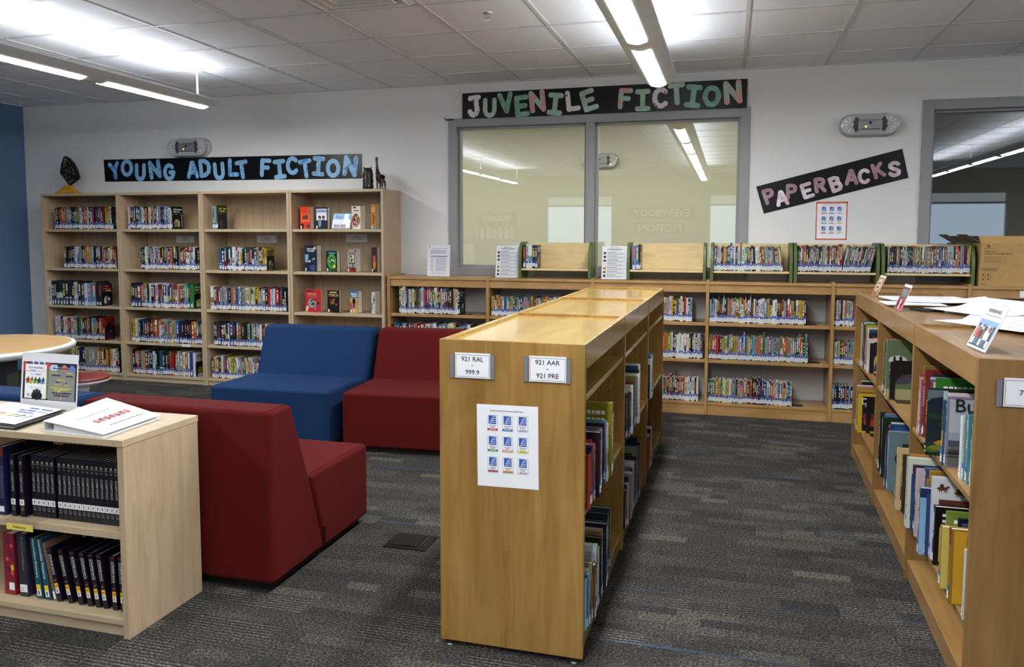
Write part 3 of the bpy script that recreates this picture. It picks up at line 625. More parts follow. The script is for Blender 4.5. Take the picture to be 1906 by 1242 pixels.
# ------------------------------------------------------------------ emergency lights
def stadium(w_, h_, n=14):
    r_ = h_/2; a = w_/2-r_
    return [(a+r_*math.cos(-PI/2+PI*k_/n), r_*math.sin(-PI/2+PI*k_/n)) for k_ in range(n+1)] + [(-a+r_*math.cos(PI/2+PI*k_/n), r_*math.sin(PI/2+PI*k_/n)) for k_ in range(n+1)]
def emergency(x_, y_, z_, w_, label):
    t = thing('emergency_light', label, 'light', (x_, y_, z_), 0, 'emergency lights'); h_ = w_*.405
    def ring(f, y0): return [(a*f, y0, b*f if f < 1 else b) for a, b in stadium(w_, h_)]
    st = [(1, 0), (1, -.018), (.965, -.03), (.93, -.036), (.90, -.07), (.86, -.078)]
    g = MB(); vs = []; n = len(stadium(w_, h_))
    for f, yy in st: vs += ring(f, yy)
    fs = [(j*n+i, (j+1)*n+i, (j+1)*n+(i+1) % n, j*n+(i+1) % n) for j in range(len(st)-1) for i in range(n)] + [tuple((len(st)-1)*n+i for i in range(n))]
    g.add(vs, fs); g.build('housing', SILVER, t, smooth=False)
    d = w_*.30
    for s_ in (-1, 1):
        l = MB(); r0 = h_*.38; l.T = Matrix.Translation((s_*d, -.0785, 0)) @ Matrix.Rotation(PI/2, 4, 'X')
        l.lathe([(r0*1.12, .0), (r0*1.12, .004), (r0*1.02, .006), (r0, .004), (r0*.5, .001), (r0*.2, .0006)], (0, 0, 0), 26, 0)
        l.poly([(0, 0, .0045)] + [(s_*-1*r0*.98*math.cos(a), r0*.98*math.sin(a), .0055) for a in [-1.15+2.3*q/8 for q in range(9)]][::(-1 if s_ > 0 else 1)], 1)
        for q in range(5):
            a = (-1.2+.6*q)+(0 if s_ > 0 else PI); l.poly([(r0*.2*math.cos(a), r0*.2*math.sin(a), .005), (r0*.86*math.cos(a-.09), r0*.86*math.sin(a-.09), .0062), (r0*.86*math.cos(a+.13), r0*.86*math.sin(a+.13), .0066)], 2)  # white streaks painted on as bright reflections in the lamp bowl
        l.lathe([(r0*.2, .004), (r0*.22, .010), (r0*.08, .013)], (0, 0, 0), 10, 0)
        l.build('lamp_head', [BOWL, DKGREY, STREAK], t)
    p = MB().box(-w_*.195, w_*.195, -.088, -.077, -h_*.20, h_*.17, 0).box(-w_*.2, w_*.2, -.083, -.076, h_*.17, h_*.195, 1).box(-w_*.2, w_*.2, -.083, -.076, -h_*.225, -h_*.20, 1)
    for q in (.24, -.24): p.box(q*w_-.022, q*w_+.022, -.022, -.012, h_*.475, h_*.5, 1); p.box(q*w_-.022, q*w_+.022, -.022, -.012, -h_*.5, -h_*.475, 1)
    p.build('front_panel', [ALU, BLACKP], t)
    b = MB(Matrix.Translation((0, -.0885, h_*.06)) @ Matrix.Rotation(PI/2, 4, 'X')).lathe([(.011, 0), (.011, .004), (.008, .005)], (0, 0, 0), 12, 0); b.build('test_button', BLACKP, t)
    MB(Matrix.Translation((-.032, -.0885, -h_*.1)) @ Matrix.Rotation(PI/2, 4, 'X')).lathe([(.006, 0), (.005, .003)], (0, 0, 0), 10, 0).build('indicator', LEDG, t)
emergency(1.031, YF-.0005, 2.322, .444, 'silver emergency light on the wall above the paperbacks banner')
emergency(-5.234, YF-.0005, 2.318, .47, 'silver emergency light above the YOUNG ADULT FICTION banner')
emergency(-1.56, 9.7195, 2.36, .451, 'emergency light seen through the window glass behind the mullion')

# sprinkler, ceiling vent, clip and cord
q = at(907, 32, Z=2.79)
t = thing('sprinkler', 'small chrome sprinkler head in a ceiling tile', 'sprinkler', (q.x, q.y, ZC))
MB().lathe([(.012, -.012), (.034, -.006), (.036, -.001), (.036, 0)], n=20).build('escutcheon', CHROME, t, smooth=True)
MB().tube([(0, 0, -.01), (0, 0, -.035)], .009, 8).tube([(.011, 0, -.012), (.011, 0, -.04)], .0025, 6).tube([(-.011, 0, -.012), (-.011, 0, -.04)], .0025, 6).lathe([(.02, -.043), (.021, -.041), (.008, -.038)], n=14).build('deflector', CHROME, t)
t = thing('ceiling_vent', 'square white louvred air vent in the ceiling', 'vent', (-2.115, 4.15, ZC))
g = MB(); h = .3
for s in range(4):
    R4 = Matrix.Rotation(s*PI/2, 4, 'Z'); g.T = R4
    g.poly([(-h, -h, -.004), (h, -h, -.004), (h-.03, -h+.03, -.012), (-h+.03, -h+.03, -.012)])
    for q in range(4):
        a = h-.03-.062*q; b = a-.055
        g.poly([(-a, -a, -.014), (a, -a, -.014), (b, -b, -.001), (-b, -b, -.001)]); g.poly([(-a, -a, -.014), (a, -a, -.014), (a-.004, -a+.004, -.02), (-a+.004, -a+.004, -.02)])
g.T = None; g.box(-.03, .03, -.03, .03, -.014, -.004)
g.build('louvres', WHITEP, t); MB().box(-h, h, -h, h, -.0012, -.0004).build('backing', DKGREY, t)
g = MB(); p = at(836, 223, Y=YF-.02)
g.box(p.x-.03, p.x+.045, YF-.03, YF-.018, p.z-.008, p.z+.006); g.tube([(p.x-.03, YF-.03, p.z+.004), (p.x-.045, YF-.034, p.z+.016)], .004, 6)
tag(g.build('binder_clip', BLACK), 'black clip on the corner of the large window frame', 'clip')
a = at(857, 160, Y=YF-.01); b = at(840, 218, Y=YF-.03)
tag(MB().tube([a, a+Vector((0, 0, -.05)), a.lerp(b, .5)+Vector((-.02, 0, 0)), b], .0012, 5).build('cord', PAPERG), 'thin cord hanging from the ceiling to the window corner', 'cord')

# ------------------------------------------------------------------ sofas
def sofa(x0, y0, w_, face, mat, label, rz=0, tabs=True):
    """modular seat: straight back wedge and a seat block on a black plinth; face=+1 looks to +Y"""
    t = thing('modular_sofa', label, 'sofa', (x0, y0, 0), rz if face > 0 else rz+PI, 'modular lounge seats')
    D, H, SH = .865, .748, .402; z0 = .035; hw = w_/2
    # local: back at y=0, seat towards +y
    pb = [(.0, z0), (.425, z0), (.30, .40), (.165, H), (.0, H)]
    MB().prism(pb[::-1], 'x', -hw+.004, hw-.004).build('backrest', mat, t, bevel=.022, seg=4, smooth=True)
    ps = [(.428, z0), (D, z0), (D, SH), (.302, SH)]
    MB().prism(ps[::-1], 'x', -hw+.004, hw-.004).build('seat', mat, t, bevel=.022, seg=4, smooth=True)
    for nm, pr_ in (('back_seam', pb), ('seat_seam', ps)):
        g = MB()
        for s_ in (-1, 1):
            for a_ in range(len(pr_)):
                (y0_, a0), (y1_, a1) = pr_[a_], pr_[(a_+1) % len(pr_)]
                if max(a0, a1) < .1: continue
                cy_ = sum(p[0] for p in pr_)/len(pr_); cz_ = sum(p[1] for p in pr_)/len(pr_)
                dv = Vector((0, y1_-y0_, a1-a0)).normalized()*.02; nv = Vector((0, dv.z, -dv.y)).normalized()
                if nv.dot(Vector((0, (y0_+y1_)/2-cy_, (a0+a1)/2-cz_))) < 0: nv = -nv
                g.tube([Vector((s_*(hw-.024), y0_, a0))+dv+nv*.0002, Vector((s_*(hw-.024), y1_, a1))-dv+nv*.0002], .0016, 6)
        g.build(nm, mat, t)
    MB().box(-hw+.04, hw-.04, .04, D-.04, .0, z0+.012).build('plinth', BLACKP, t)
    if tabs: MB().box(hw-.003, hw+.004, .405, .412, .085, .135).build('cloth_tab', BLACK, t)
    for o in t.children:
        if o.name.startswith(('backrest', 'seat')):
            m = o.modifiers.new('wn', 'WEIGHTED_NORMAL'); m.keep_sharp = True
    return t
sofa(-2.203, 2.715, .92, 1, RED, 'red lounge seat with its back to the reference shelf')
sofa(-3.135, 2.715, .92, 1, BLUE, 'blue lounge seat next to the round table, mostly hidden', tabs=False)
sofa(-3.03, 5.545, .92, -1, BLUE, 'blue lounge seat facing out from the pale bookcases', .01, False)
sofa(-2.09, 5.60, .92, -1, RED, 'red lounge seat beside the blue one, facing out', .075, False)

# ------------------------------------------------------------------ table and stool
TX, TY, TR, TZ = -4.68, 3.9, .60, .74
t = thing('round_table', 'round wood-look table with pale edge beside the blue wall', 'table', (TX, TY, 0))
MB().lathe([(TR-.03, TZ-.001), (TR-.028, TZ)], n=72).build('tabletop', TABLEW, t)
MB().lathe([(TR-.09, TZ-.05), (TR-.03, TZ-.048), (TR-.004, TZ-.034), (TR, TZ-.018), (TR-.006, TZ-.004), (TR-.0285, TZ+.0005), (TR-.031, TZ-.002)], n=72).build('table_edge', pmat('pale_grey_edge', (196, 196, 192), .4), t, smooth=True)
for s in (-1, 1): MB().box(s*.3-.04, s*.3+.04, -.04, .04, .03, TZ-.05).build('leg', DKGREY, t, bevel=.006)
for s in (-1, 1): MB().box(s*.3-.045, s*.3+.045, -.33, .33, 0, .045).build('foot', DKGREY, t, bevel=.01)
q = at(160, 700, Z=.46)
t = thing('stool', 'round red stool with white pedestal beside the round table', 'stool', (-4.33, 4.42, 0))
MB().lathe([(.17, .447), (.188, .452), (.19, .462), (.17, .470), (.1, .474)], n=40).build('seat', pmat('red_vinyl', (112, 30, 22), .5), t, smooth=True)
MB().lathe([(.05, .40), (.12, .415), (.185, .437), (.192, .447), (.18, .4515)], n=40).build('seat_shell', WHITEP, t, smooth=True)
MB().lathe([(.19, 0), (.19, .012), (.06, .03), (.042, .06), (.04, .32), (.06, .405)], n=28).build('pedestal', WHITEP, t, smooth=True)

# ------------------------------------------------------------------ floor outlet box
t = thing('floor_box', 'dark brown hinged floor outlet box in the carpet', 'outlet', (-1.427, 3.374, 0), -.01)
FB = pmat('bronze_plastic', (24, 21, 17), .65, spec=.2)
MB().box(-.105, .105, -.09, .09, .0, .007).build('frame', FB, t, bevel=.004)
MB().box(-.085, .052, -.07, .07, .0072, .0105).box(-.03, .03, -.0655, -.03, .0106, .0125).build('lid', FB, t, bevel=.002)
MB().box(.06, .075, -.06, .06, .0072, .0088).box(.08, .092, -.05, -.01, .0072, .0088).box(.08, .092, .01, .05, .0072, .0088).build('cable_slot', BLACK, t)

# ------------------------------------------------------------------ reference shelf in the near corner
FX0, FX1, FY0, FY1, FH = -3.31, -2.047, 2.263, 2.668, .728
t = thing('reference_shelf', 'pale maple low shelf with black encyclopedias and binders on top', 'bookcase', (0, 0, 0))
for a in (FX0, FX1-.026): MB().box(a, a+.026, FY0, FY1, 0, FH-.0255).build('side_panel', MAPLE, t, bevel=.0012)
MB().box(FX0-.002, FX1+.002, FY0-.004, FY1+.002, FH-.025, FH).build('top_panel', MAPLEX, t, bevel=.0015)
MB().box(FX0+.027, FX1-.027, FY1-.014, FY1-.002, .05, FH-.0258).build('back_panel', MAPLE, t)
MB().box(FX0+.0265, FX1-.0265, FY0+.006, FY1-.015, .363, .389).build('shelf', MAPLEX, t, bevel=.0012)
MB().box(FX0+.0262, FX1-.0262, FY0+.004, FY1-.015, .046, .068).build('bottom_shelf', MAPLEX, t, bevel=.0012)
MB().box(FX0+.0262, FX1-.0262, FY0+.018, FY0+.036, 0, .0455).build('kick_board', MAPLEX, t)
t = thing('shelf_label', 'yellow Reference label in a clear clip on the shelf edge', 'label', (0, 0, 0))
MB().box(-2.59, -2.435, FY0-.001, FY0+.0045, .356, .3925).box(-2.59, -2.435, FY0-.001, FY0+.05, .3895, .392).build('clip', ACRYL, t)
MB().box(-2.58, -2.458, FY0-.0022, FY0-.0012, .354, .379, 0).text('Reference', (-2.519, FY0-.0025, .3665), (1, 0, 0), (0, 0, 1), h=.010, mat=1).build('card', [pmat('yellow_card', (226, 208, 96), .7), INK], t)

def plan(p0, p1, p2, p3, Z): return [at(*p, Z=Z) for p in (p0, p1, p2, p3)]
# white ring binder, closed, lying flat: front-left, back-left, back-right, front-right corners of its cover
def binder(c, zf, zb, name, label, ring=True):
    t = thing(name, label, 'binder', (0, 0, 0)); z = FH+.0005
    lo = [(p.x, p.y, z) for p in c]; hi = [(c[0].x, c[0].y, z+zf), (c[1].x, c[1].y, z+zf), (c[2].x, c[2].y, z+zb), (c[3].x, c[3].y, z+zb)]
    th = .003
    def slab(a): return [(x_, y_, z_) for x_, y_, z_ in a] + [(x_, y_, z_+th) for x_, y_, z_ in a]
    Q = [(0, 3, 2, 1), (4, 5, 6, 7), (0, 1, 5, 4), (1, 2, 6, 5), (2, 3, 7, 6), (3, 0, 4, 7)]
    g = MB(); g.add(slab(lo), [f[::-1] for f in Q]); g.add(slab(hi), [f[::-1] for f in Q])
    A, B = Vector(lo[0]), Vector(lo[1]); C_, D_ = Vector(hi[0]), Vector(hi[1])
    g.add([A, B, D_+Vector((0, 0, th)), C_+Vector((0, 0, th)), A+Vector((.003, 0, 0)), B+Vector((.003, 0, 0)), D_+Vector((.003, 0, th)), C_+Vector((.003, 0, th))], Q)
    g.build('cover', pmat('white_vinyl', (236, 237, 240), .35), t)
    # pages inside
    ins = lambda u, v: Vector(lo[0]).lerp(Vector(lo[3]), u).lerp(Vector(lo[1]).lerp(Vector(lo[2]), u), v)
    zt = lambda u: z+th+.001+(zf+(zb-zf)*u-th-.003)*.8
    pg = [ins(.14, .03), ins(.95, .03), ins(.95, .97), ins(.14, .97)]
    us = (.14, .95, .95, .14)
    MB().add([(p.x, p.y, z+th+.0006) for p in pg] + [(p.x, p.y, max(zt(u), z+th+.001)) for p, u in zip(pg, us)], [f[::-1] for f in Q]).build('page_stack', pmat('page_edges', (206, 206, 204), .85), t)
    if ring:
        for v in (.2, .5, .8):
            p = ins(.07, v); MB().tube([(p.x-.012, p.y, z+.008), (p.x-.01, p.y, z+zf*.7), (p.x+.01, p.y, z+zf*.8), (p.x+.016, p.y, z+.008)], .002, 6).build('ring', pmat('brass', (150, 130, 80), .35, .7), t)
    # printed sheet under the clear cover
    e = [Vector(p)+Vector((0, 0, th+(.0008 if ring else .0035))) for p in hi]
    P = lambda u, v: e[0].lerp(e[3], u).lerp(e[1].lerp(e[2], u), v)
    return t, P
c = plan((81, 793), (199, 749), (298, 770), (192, 806), FH+.02)
t, P = binder(c, .036, .012, 'ring_binder', 'white ring binder with colourful title lying closed on the shelf top')
g = MB()
def wtext(g, P, s, u, v, su, sv, mat, rev=False):
    vs, fs, tw, th_ = STRINGS[s]
    g.add([P(u+a/tw*su, v+b/th_*sv) for a, b in vs], fs, mat)
pal = [(196, 80, 70), (226, 150, 90), (120, 70, 120), (214, 120, 110), (90, 80, 150), (200, 90, 60)]
ux_ = (P(0, 1)-P(0, 0)).normalized(); 
g2 = MB()
for i in range(7):   # big patterned letters of the title
    v = .27+.085*i
    for a_, b_ in ((.0, .09), (.045, .055), (.09, .02)):
        q4 = [P(.60-a_*.8, v), P(.60-a_*.8, v+.055), P(.64-a_*.8, v+.055), P(.64-a_*.8, v)]
        g2.poly([p+Vector((0, 0, .0012)) for p in q4], 0, pal[(i+int(a_*40)) % 6])
for i in range(9): g2.poly([P(.34, .20+.06*i), P(.34, .24+.06*i), P(.355, .24+.06*i), P(.355, .20+.06*i)], 0, (90, 90, 130))
for i in range(12): g2.poly([P(.80, .3+.05*i), P(.80, .335+.05*i), P(.82, .335+.05*i), P(.82, .3+.05*i)], 0, (60, 60, 66))
g2.build('printed_title', [PRINT], t)
c = [Vector((-2.93, 2.29, 0)), Vector((-2.872, 2.563, 0)), Vector((-2.572, 2.545, 0)), Vector((-2.53, 2.275, 0))]
t, P = binder(c, .022, .012, 'ring_binder', 'black edged open-cover binder with reading flyer lying flat by the sign', False)
t.children[0].data.materials[0] = BLACKP
g2 = MB(); g2.add([P(.03, .03), P(.97, .03), P(.97, .97), P(.03, .97)], [(0, 1, 2, 3)][::1], 0, (238, 239, 242))
up_ = Vector((0, 0, .0005))
for (u0, u1, v, hgt, cc) in ((.55, .70, .80, .05, (50, 90, 170)), (.74, .92, .80, .05, (50, 90, 170)), (.5, .6, .68, .04, (90, 90, 96)), (.62, .75, .68, .05, (50, 90, 170)), (.78, .95, .68, .03, (120, 120, 124)), (.55, .8, .58, .04, (70, 100, 170)), (.5, .95, .2, .02, (180, 180, 184)), (.5, .9, .15, .02, (180, 180, 184))):
    g2.poly([P(u0, v)+up_, P(u1, v)+up_, P(u1, v+hgt)+up_, P(u0, v+hgt)+up_][::-1][::-1], 0, cc)
for i, cc in enumerate(((200, 90, 70), (220, 200, 70), (110, 160, 80), (60, 90, 60), (90, 150, 200))):
    u = .42+.1*i
    g2.poly([P(u, .36)+up_, P(u+.03, .34)+up_, P(u+.05, .42)+up_, P(u+.09, .45)+up_, P(u+.04, .5)+up_, P(u+.02, .44)+up_], 0, cc)
g2.build('flyer', [PRINT], t)

# acrylic sign holder with flyer
def sign_holder(name, label, loc, rz, w_, h_, tilt, face, base=.06):
    t = thing(name, label, 'sign', loc, rz)
    n = Vector((0, math.sin(tilt), math.cos(tilt)))          # up along the leaning sheet
    A = lambda x_, s_, d=0: (x_, n.y*s_ - d*math.cos(tilt), n.z*s_ + d*math.sin(tilt))
    Q = [(0, 3, 2, 1), (4, 5, 6, 7), (0, 1, 5, 4), (1, 2, 6, 5), (2, 3, 7, 6), (3, 0, 4, 7)]
    def slab(x0, x1, s0, s1, d0, d1): return [A(x0, s0, d0), A(x1, s0, d0), A(x1, s0, d1), A(x0, s0, d1), A(x0, s1, d0), A(x1, s1, d0), A(x1, s1, d1), A(x0, s1, d1)]
    g = MB(); g.add(slab(-w_/2-.002, w_/2+.002, .001, h_+.003, .0055, .004), Q); g.add(slab(-w_/2-.002, w_/2+.002, .001, h_+.003, .001, -.0005), Q)
    g.box(-w_/2-.002, w_/2+.002, -.006, base, 0.0003, .0025); g.build('stand', ACRYL, t)
    s = MB(); s.add(slab(-w_/2, w_/2, .003, h_, .0035, .0015), Q, 0, (236, 236, 238))
    R_ = lambda x0, x1, s0, s1, col, d=.0037: s.poly([A(x0*w_, s0*h_, d), A(x1*w_, s0*h_, d), A(x1*w_, s1*h_, d), A(x0*w_, s1*h_, d)], 0, col)
    T_ = lambda str_, x_, s_, hh, col, wid=None, d=.0046: s.text(str_, A(x_*w_, s_*h_, d), (1, 0, 0), n, h=hh*h_, wid=(wid*w_ if wid else None), mat=0, col=col)
    Dd = lambda x_, s_, r_, col, d=.004, ry=None: s.poly([A(x_*w_+r_*w_*math.cos(2*PI*k_/12), s_*h_+(ry or r_)*w_*math.sin(2*PI*k_/12), d) for k_ in range(12)], 0, col)
    face(R_, T_, Dd); s.build('sign_sheet', PRINT, t)
    return t
def runner(R_, Dd, x_, s_, k_, col, d=.0042):
    Dd(x_, s_+.075*k_, .014*k_, (20, 20, 20), d); R_(x_-.012*k_, x_+.012*k_, s_-.01*k_, s_+.06*k_, (20, 20, 20), d)
    R_(x_-.05*k_, x_+.03*k_, s_+.03*k_, s_+.045*k_, (20, 20, 20), d); R_(x_-.035*k_, x_-.018*k_, s_-.07*k_, s_, (20, 20, 20), d); R_(x_+.012*k_, x_+.04*k_, s_-.055*k_, s_-.035*k_, (20, 20, 20), d)
def flyer(R_, T_, Dd):
    R_(-.47, .485, .17, .84, (26, 24, 30)); R_(-.47, -.40, .66, .84, (190, 30, 40), .0039)
    for q in range(6): Dd(-.34+.05*q, .825, .018, ((70, 90, 150), (220, 220, 230))[q % 2], .0039)
    Dd(-.02, .77, .05, (206, 60, 44), .0039)
    R_(-.43, -.045, .19, .80, (238, 236, 232), .0041)
    T_('GCS', -.335, .735, .035, (40, 80, 170)); T_('is', -.29, .735, .02, (60, 60, 60)); T_('READING', -.19, .735, .035, (40, 80, 170), .17)
    T_('for the', -.385, .675, .02, (40, 40, 40)); T_('WIN!', -.29, .68, .04, (40, 80, 170)); T_('- So your mark,', -.15, .675, .018, (40, 40, 40), .17)
    T_('get set,', -.30, .615, .022, (40, 40, 40)); T_('READ!', -.19, .62, .035, (40, 80, 170))
    for i, cc in enumerate(((214, 60, 50), (230, 210, 50), (120, 190, 70), (40, 70, 60), (80, 150, 220))):
        x_ = -.37+.068*i; Dd(x_-.01, .505, .035, cc, .0043); runner(R_, Dd, x_, .5, .8, cc, .0045)
    R_(-.35, -.13, .355, .40, (150, 150, 150), .0043); R_(-.345, -.135, .36, .395, (244, 244, 244), .0045)
    T_('Must', -.30, .378, .018, (20, 20, 20), d=.005); T_('Read', -.24, .378, .018, (20, 20, 20), d=.005); T_('Mix', -.175, .378, .018, (20, 20, 20), d=.005)
    for x_, k_ in ((-.26, .05), (-.21, .065), (-.16, .05)): Dd(x_, .24, k_, (16, 16, 16), .0044, k_*1.0); Dd(x_, .24+k_*1.5, k_*.45, (16, 16, 16), .0044)
    R_(-.39, -.34, .255, .268, (60, 60, 60), .0044); R_(-.39, -.33, .225, .24, (60, 90, 170), .0044)
    R_(-.04, -.015, .2, .7, (150, 160, 40), .004); R_(-.01, .46, .18, .77, (132, 136, 130), .0041)
    for x_, cc in ((.06, (190, 200, 230)), (.11, (190, 200, 230)), (.27, (216, 110, 116)), (.40, (90, 120, 200))): Dd(x_, .755, .045, cc, .0044)
    R_(.07, .35, .735, .75, (20, 20, 24), .0047)
    for x0, x1, s_, cc in ((.03, .16, .67, (200, 180, 60)), (.3, .42, .665, (210, 190, 60)), (.05, .2, .62, (24, 24, 24)), (.3, .42, .615, (24, 24, 24)), (.15, .31, .545, (200, 180, 60)), (.13, .19, .50, (24, 24, 24)), (.30, .33, .495, (24, 24, 24)), (.1, .22, .46, (190, 180, 90)), (.28, .36, .455, (190, 180, 90)), (.04, .42, .40, (206, 190, 70)), (.1, .36, .37, (206, 190, 70)), (.07, .40, .31, (24, 24, 24)), (.10, .37, .265, (24, 24, 24))):
        k_ = x0
        while k_ < x1-.008: R_(k_, min(x1, k_+.017), s_-.012, s_+.012, cc, .0047); k_ += .022
    Dd(.18, .33, .02, (190, 220, 110), .0046); R_(.215, .225, .19, .4, (230, 170, 140), .0046)
sign_holder('sign_holder', 'clear sign holder with reading flyer standing on the pale shelf', (-2.70, 2.585, FH), -.02, .292, .232, .10, flyer, .05)

# ------------------------------------------------------------------ document stands on the low wall cases
def lines(R_, T_, Dd, pics):
    if pics:
        T_('READING', .03, .945, .022, (30, 40, 90), .2); Dd(-.13, .945, .03, (220, 190, 40))
        R_(-.3, .3, .895, .91, (60, 60, 66)); R_(-.22, .22, .87, .882, (120, 120, 126))
        cs = [(50, 70, 90), (60, 30, 30), (90, 50, 50), (226, 220, 210), (190, 110, 50), (90, 110, 40), (40, 60, 80)]
        for i in range(7):
            s_ = .78-.113*i; R_(-.44, -.34, s_-.03, s_+.04, cs[i])
            R_(-.30, .05+.04*(i % 3), s_+.028, s_+.042, (90, 92, 110))
            for q in range(4): R_(-.30, .40-.12*((i+q) % 3 == 0), s_+.008-.018*q, s_+.018-.018*q, (172, 176, 184))
    else:
        R_(-.43, -.38, .93, .96, (30, 40, 60)); R_(-.3, .38, .875, .885, (130, 120, 90))
        for q in range(5): R_(-.36, .36-.05*(q % 2), .82-.025*q, .833-.025*q, (156, 164, 178))
        R_(-.37, .37, .625, .65, (50, 84, 140))
        for q in range(16):
            s_ = .58-.027*q; R_(-.36, -.2-.03*(q % 3), s_, s_+.011, (176, 178, 184)); R_(-.13, .36-.07*(q % 4 == 1), s_, s_+.012, (160, 170, 184))
        R_(-.3, .3, .10, .11, (140, 140, 144))
for (px, Yp, lb, pc) in ((816, 6.585, 'white document in clear stand next to the tall pale bookcase', False), (944, 6.56, 'white document stand with small pictures left of the first display tray', True), (1143, 6.56, 'white document stand with small pictures left of the second display tray', True)):
    p = at(px, 514, Y=Yp)
    sign_holder('document_stand', lb, (p.x, Yp, 1.0825), 0, .213, .282, .15 if pc else .07, (lambda R_, T_, Dd, pc=pc: lines(R_, T_, Dd, pc)), .08)

# acrylic picture stands and loose papers on the aisle bookcase
def bio(R_, T_, Dd):
    T_('BIOGRAPHIES', 0, .865, .075, (50, 48, 46), .62); R_(-.40, .40, .75, .765, (130, 130, 130))
    R_(-.46, .46, .06, .66, (146, 178, 212))
    sk = [(190, 140, 110), (120, 80, 60), (224, 190, 160), (90, 60, 50), (206, 160, 130), (150, 100, 80), (110, 70, 56)]
    cl = [(200, 120, 80), (170, 60, 70), (60, 60, 66), (120, 100, 80), (232, 232, 232), (220, 224, 230), (70, 72, 80)]
    for i in range(7):
        x_ = -.36+.12*i; hh = .44+.05*((i*3) % 3)-.03*(i % 2)
        R_(x_-.05, x_+.05, .24, hh, cl[i], .0042); R_(x_-.045, x_-.01, .1, .24, ((240, 240, 240), (90, 80, 70), (60, 62, 70))[i % 3], .0042); R_(x_+.01, x_+.045, .1, .24, ((240, 240, 240), (90, 80, 70), (60, 62, 70))[i % 3], .0042)
        R_(x_-.07, x_-.05, .3, hh-.02, cl[i], .0043); Dd(x_, hh+.05, .045, sk[i], .0044); Dd(x_, hh+.09, .04, ((40, 30, 28), (220, 220, 224), (90, 60, 40))[i % 3], .0046, .025)
    for q in range(9): R_(-.42+.09*q, -.36+.09*q, .075, .10, (30, 30, 34), .0048)
def burst(R_, T_, Dd):
    R_(-.5, .5, 0, .92, (198, 140, 70)); R_(-.5, .5, .75, .9, (206, 150, 84), .0038)
    for q in range(12):
        a = 2*PI*q/12; Dd(.24*math.cos(a), .52+.2*math.sin(a), .12, (240, 232, 226), .004)
    Dd(0, .52, .2, (240, 232, 226), .0042)
    for x_, s_ in ((-.12, .6), (.08, .63), (-.1, .42), (.08, .44)): R_(x_-.07, x_+.08, s_-.06, s_+.07, (150, 30, 40), .0048)
    for q in range(6): R_(-.45+.15*q, -.36+.15*q, .03, .22+.06*(q % 2), ((120, 60, 40), (230, 190, 120))[q % 2], .004)
def rosy(R_, T_, Dd):
    R_(-.5, .5, .03, .9, (196, 70, 90)); R_(-.42, .42, .45, .84, (92, 100, 104), .004); R_(-.5, .5, .84, .88, (150, 40, 60), .004)
    for q in range(4):
        for e in range(4): R_(-.3+.16*e, -.19+.16*e, .52+.075*q, .56+.075*q, (170, 176, 178), .0046)
    for x_, cc in ((-.25, (60, 50, 60)), (0, (230, 200, 210)), (.22, (140, 40, 60))): Dd(x_, .3, .12, cc, .0044); R_(x_-.09, x_+.09, .06, .28, cc, .0044)
ZT = 1.0825
for (x_, y_, w_, h_, tl, lb, fc, rz) in ((.772, 2.842, .19, .158, .42, 'clear stand with biographies card on the aisle bookcase top', bio, -1.56), (.808, 4.28, .15, .135, .38, 'clear stand with rosy picture card on the aisle bookcase top', rosy, -1.56), (.852, 5.24, .15, .135, .42, 'clear stand with orange starburst card at the wall end of the aisle bookcase', burst, -1.52)):
    sign_holder('picture_stand', lb, (x_, y_, ZT), rz, w_, h_, tl, fc, .075)
rng = random.Random(4)
pap = thing('x', '', '') if False else None
def sheet(cx, cy, z, rz, w_, h_, label, curl=0., n=8, body=PAPER, thick=.0006, pr=True):
    g = MB(); T = Matrix.Translation((cx, cy, z)) @ Matrix.Rotation(rz, 4, 'Z'); g.T = T
    vs = []; fs = []
    for i in range(n+1):
        u = i/n; zz = curl*max(0, u-.45)**2*3.3
        for s in (0, 1): vs += [(-w_/2+w_*u, -h_/2, zz+s*thick), (-w_/2+w_*u, h_/2, zz+s*thick)]
    for i in range(n):
        a = 4*i; b = a+4
        fs += [(a+2, b+2, b+3, a+3), (a, a+1, b+1, b), (a, b, b+2, a+2), (a+1, a+3, b+3, b+1)]
    fs += [(0, 2, 3, 1), (4*n, 4*n+1, 4*n+3, 4*n+2)]
    g.add(vs, fs, 0)
    if pr:
        for q in range(9):
            xx = -w_*.42+w_*.5*(q % 2)*rng.uniform(.8, 1); yy = -h_*.4+h_*.095*q
            g.rect((0, 0, thick+.0004), (1, 0, 0), (0, 1, 0), xx, xx+w_*rng.uniform(.12, .3), yy, yy+h_*.016, 1)
    return tag(g.build('paper', [body, PAPERG]), label, 'paper', 'papers on the aisle bookcase')
L2 = lambda x_, y_: RM @ Vector((x_, y_, 0))
for (x_, y_, dz, rz, w_, h_, cu, th, lb) in (
    (.30, 2.34, .0118, .15, .42, .27, 0, .006, 'low pile of printed sheets at the wall end of the aisle bookcase'),
    (.36, 2.12, .0190, -.1, .40, .28, .02, .002, 'printed sheet overlapping the wall-end pile'),
    (.17, 1.97, .0118, .05, .28, .22, 0, .004, 'printed sheet hanging over the aisle edge behind the rosy stand'),
    (.40, 1.58, .0145, .45, .30, .42, .05, .0012, 'large blank curling sheet in the middle of the aisle bookcase'),
    (.40, 1.22, .0118, -.35, .30, .40, .0, .001, 'white sheet with faint print beside the curling one'),
    (.33, .98, .0132, .55, .28, .42, .0, .001, 'printed form behind the biographies stand'),
    (.42, .55, .0118, -.12, .22, .36, .0, .009, 'thick stack of printed forms right of the biographies stand'),
    (.42, .20, .0118, .3, .20, .24, .0, .001, 'single white sheet at the near end of the aisle bookcase')):
    p = L2(x_, y_); sheet(p.x, p.y, ZT+dz, rz-.026, w_, h_, lb, cu, 10, PAPER, th, not lb.startswith('large'))
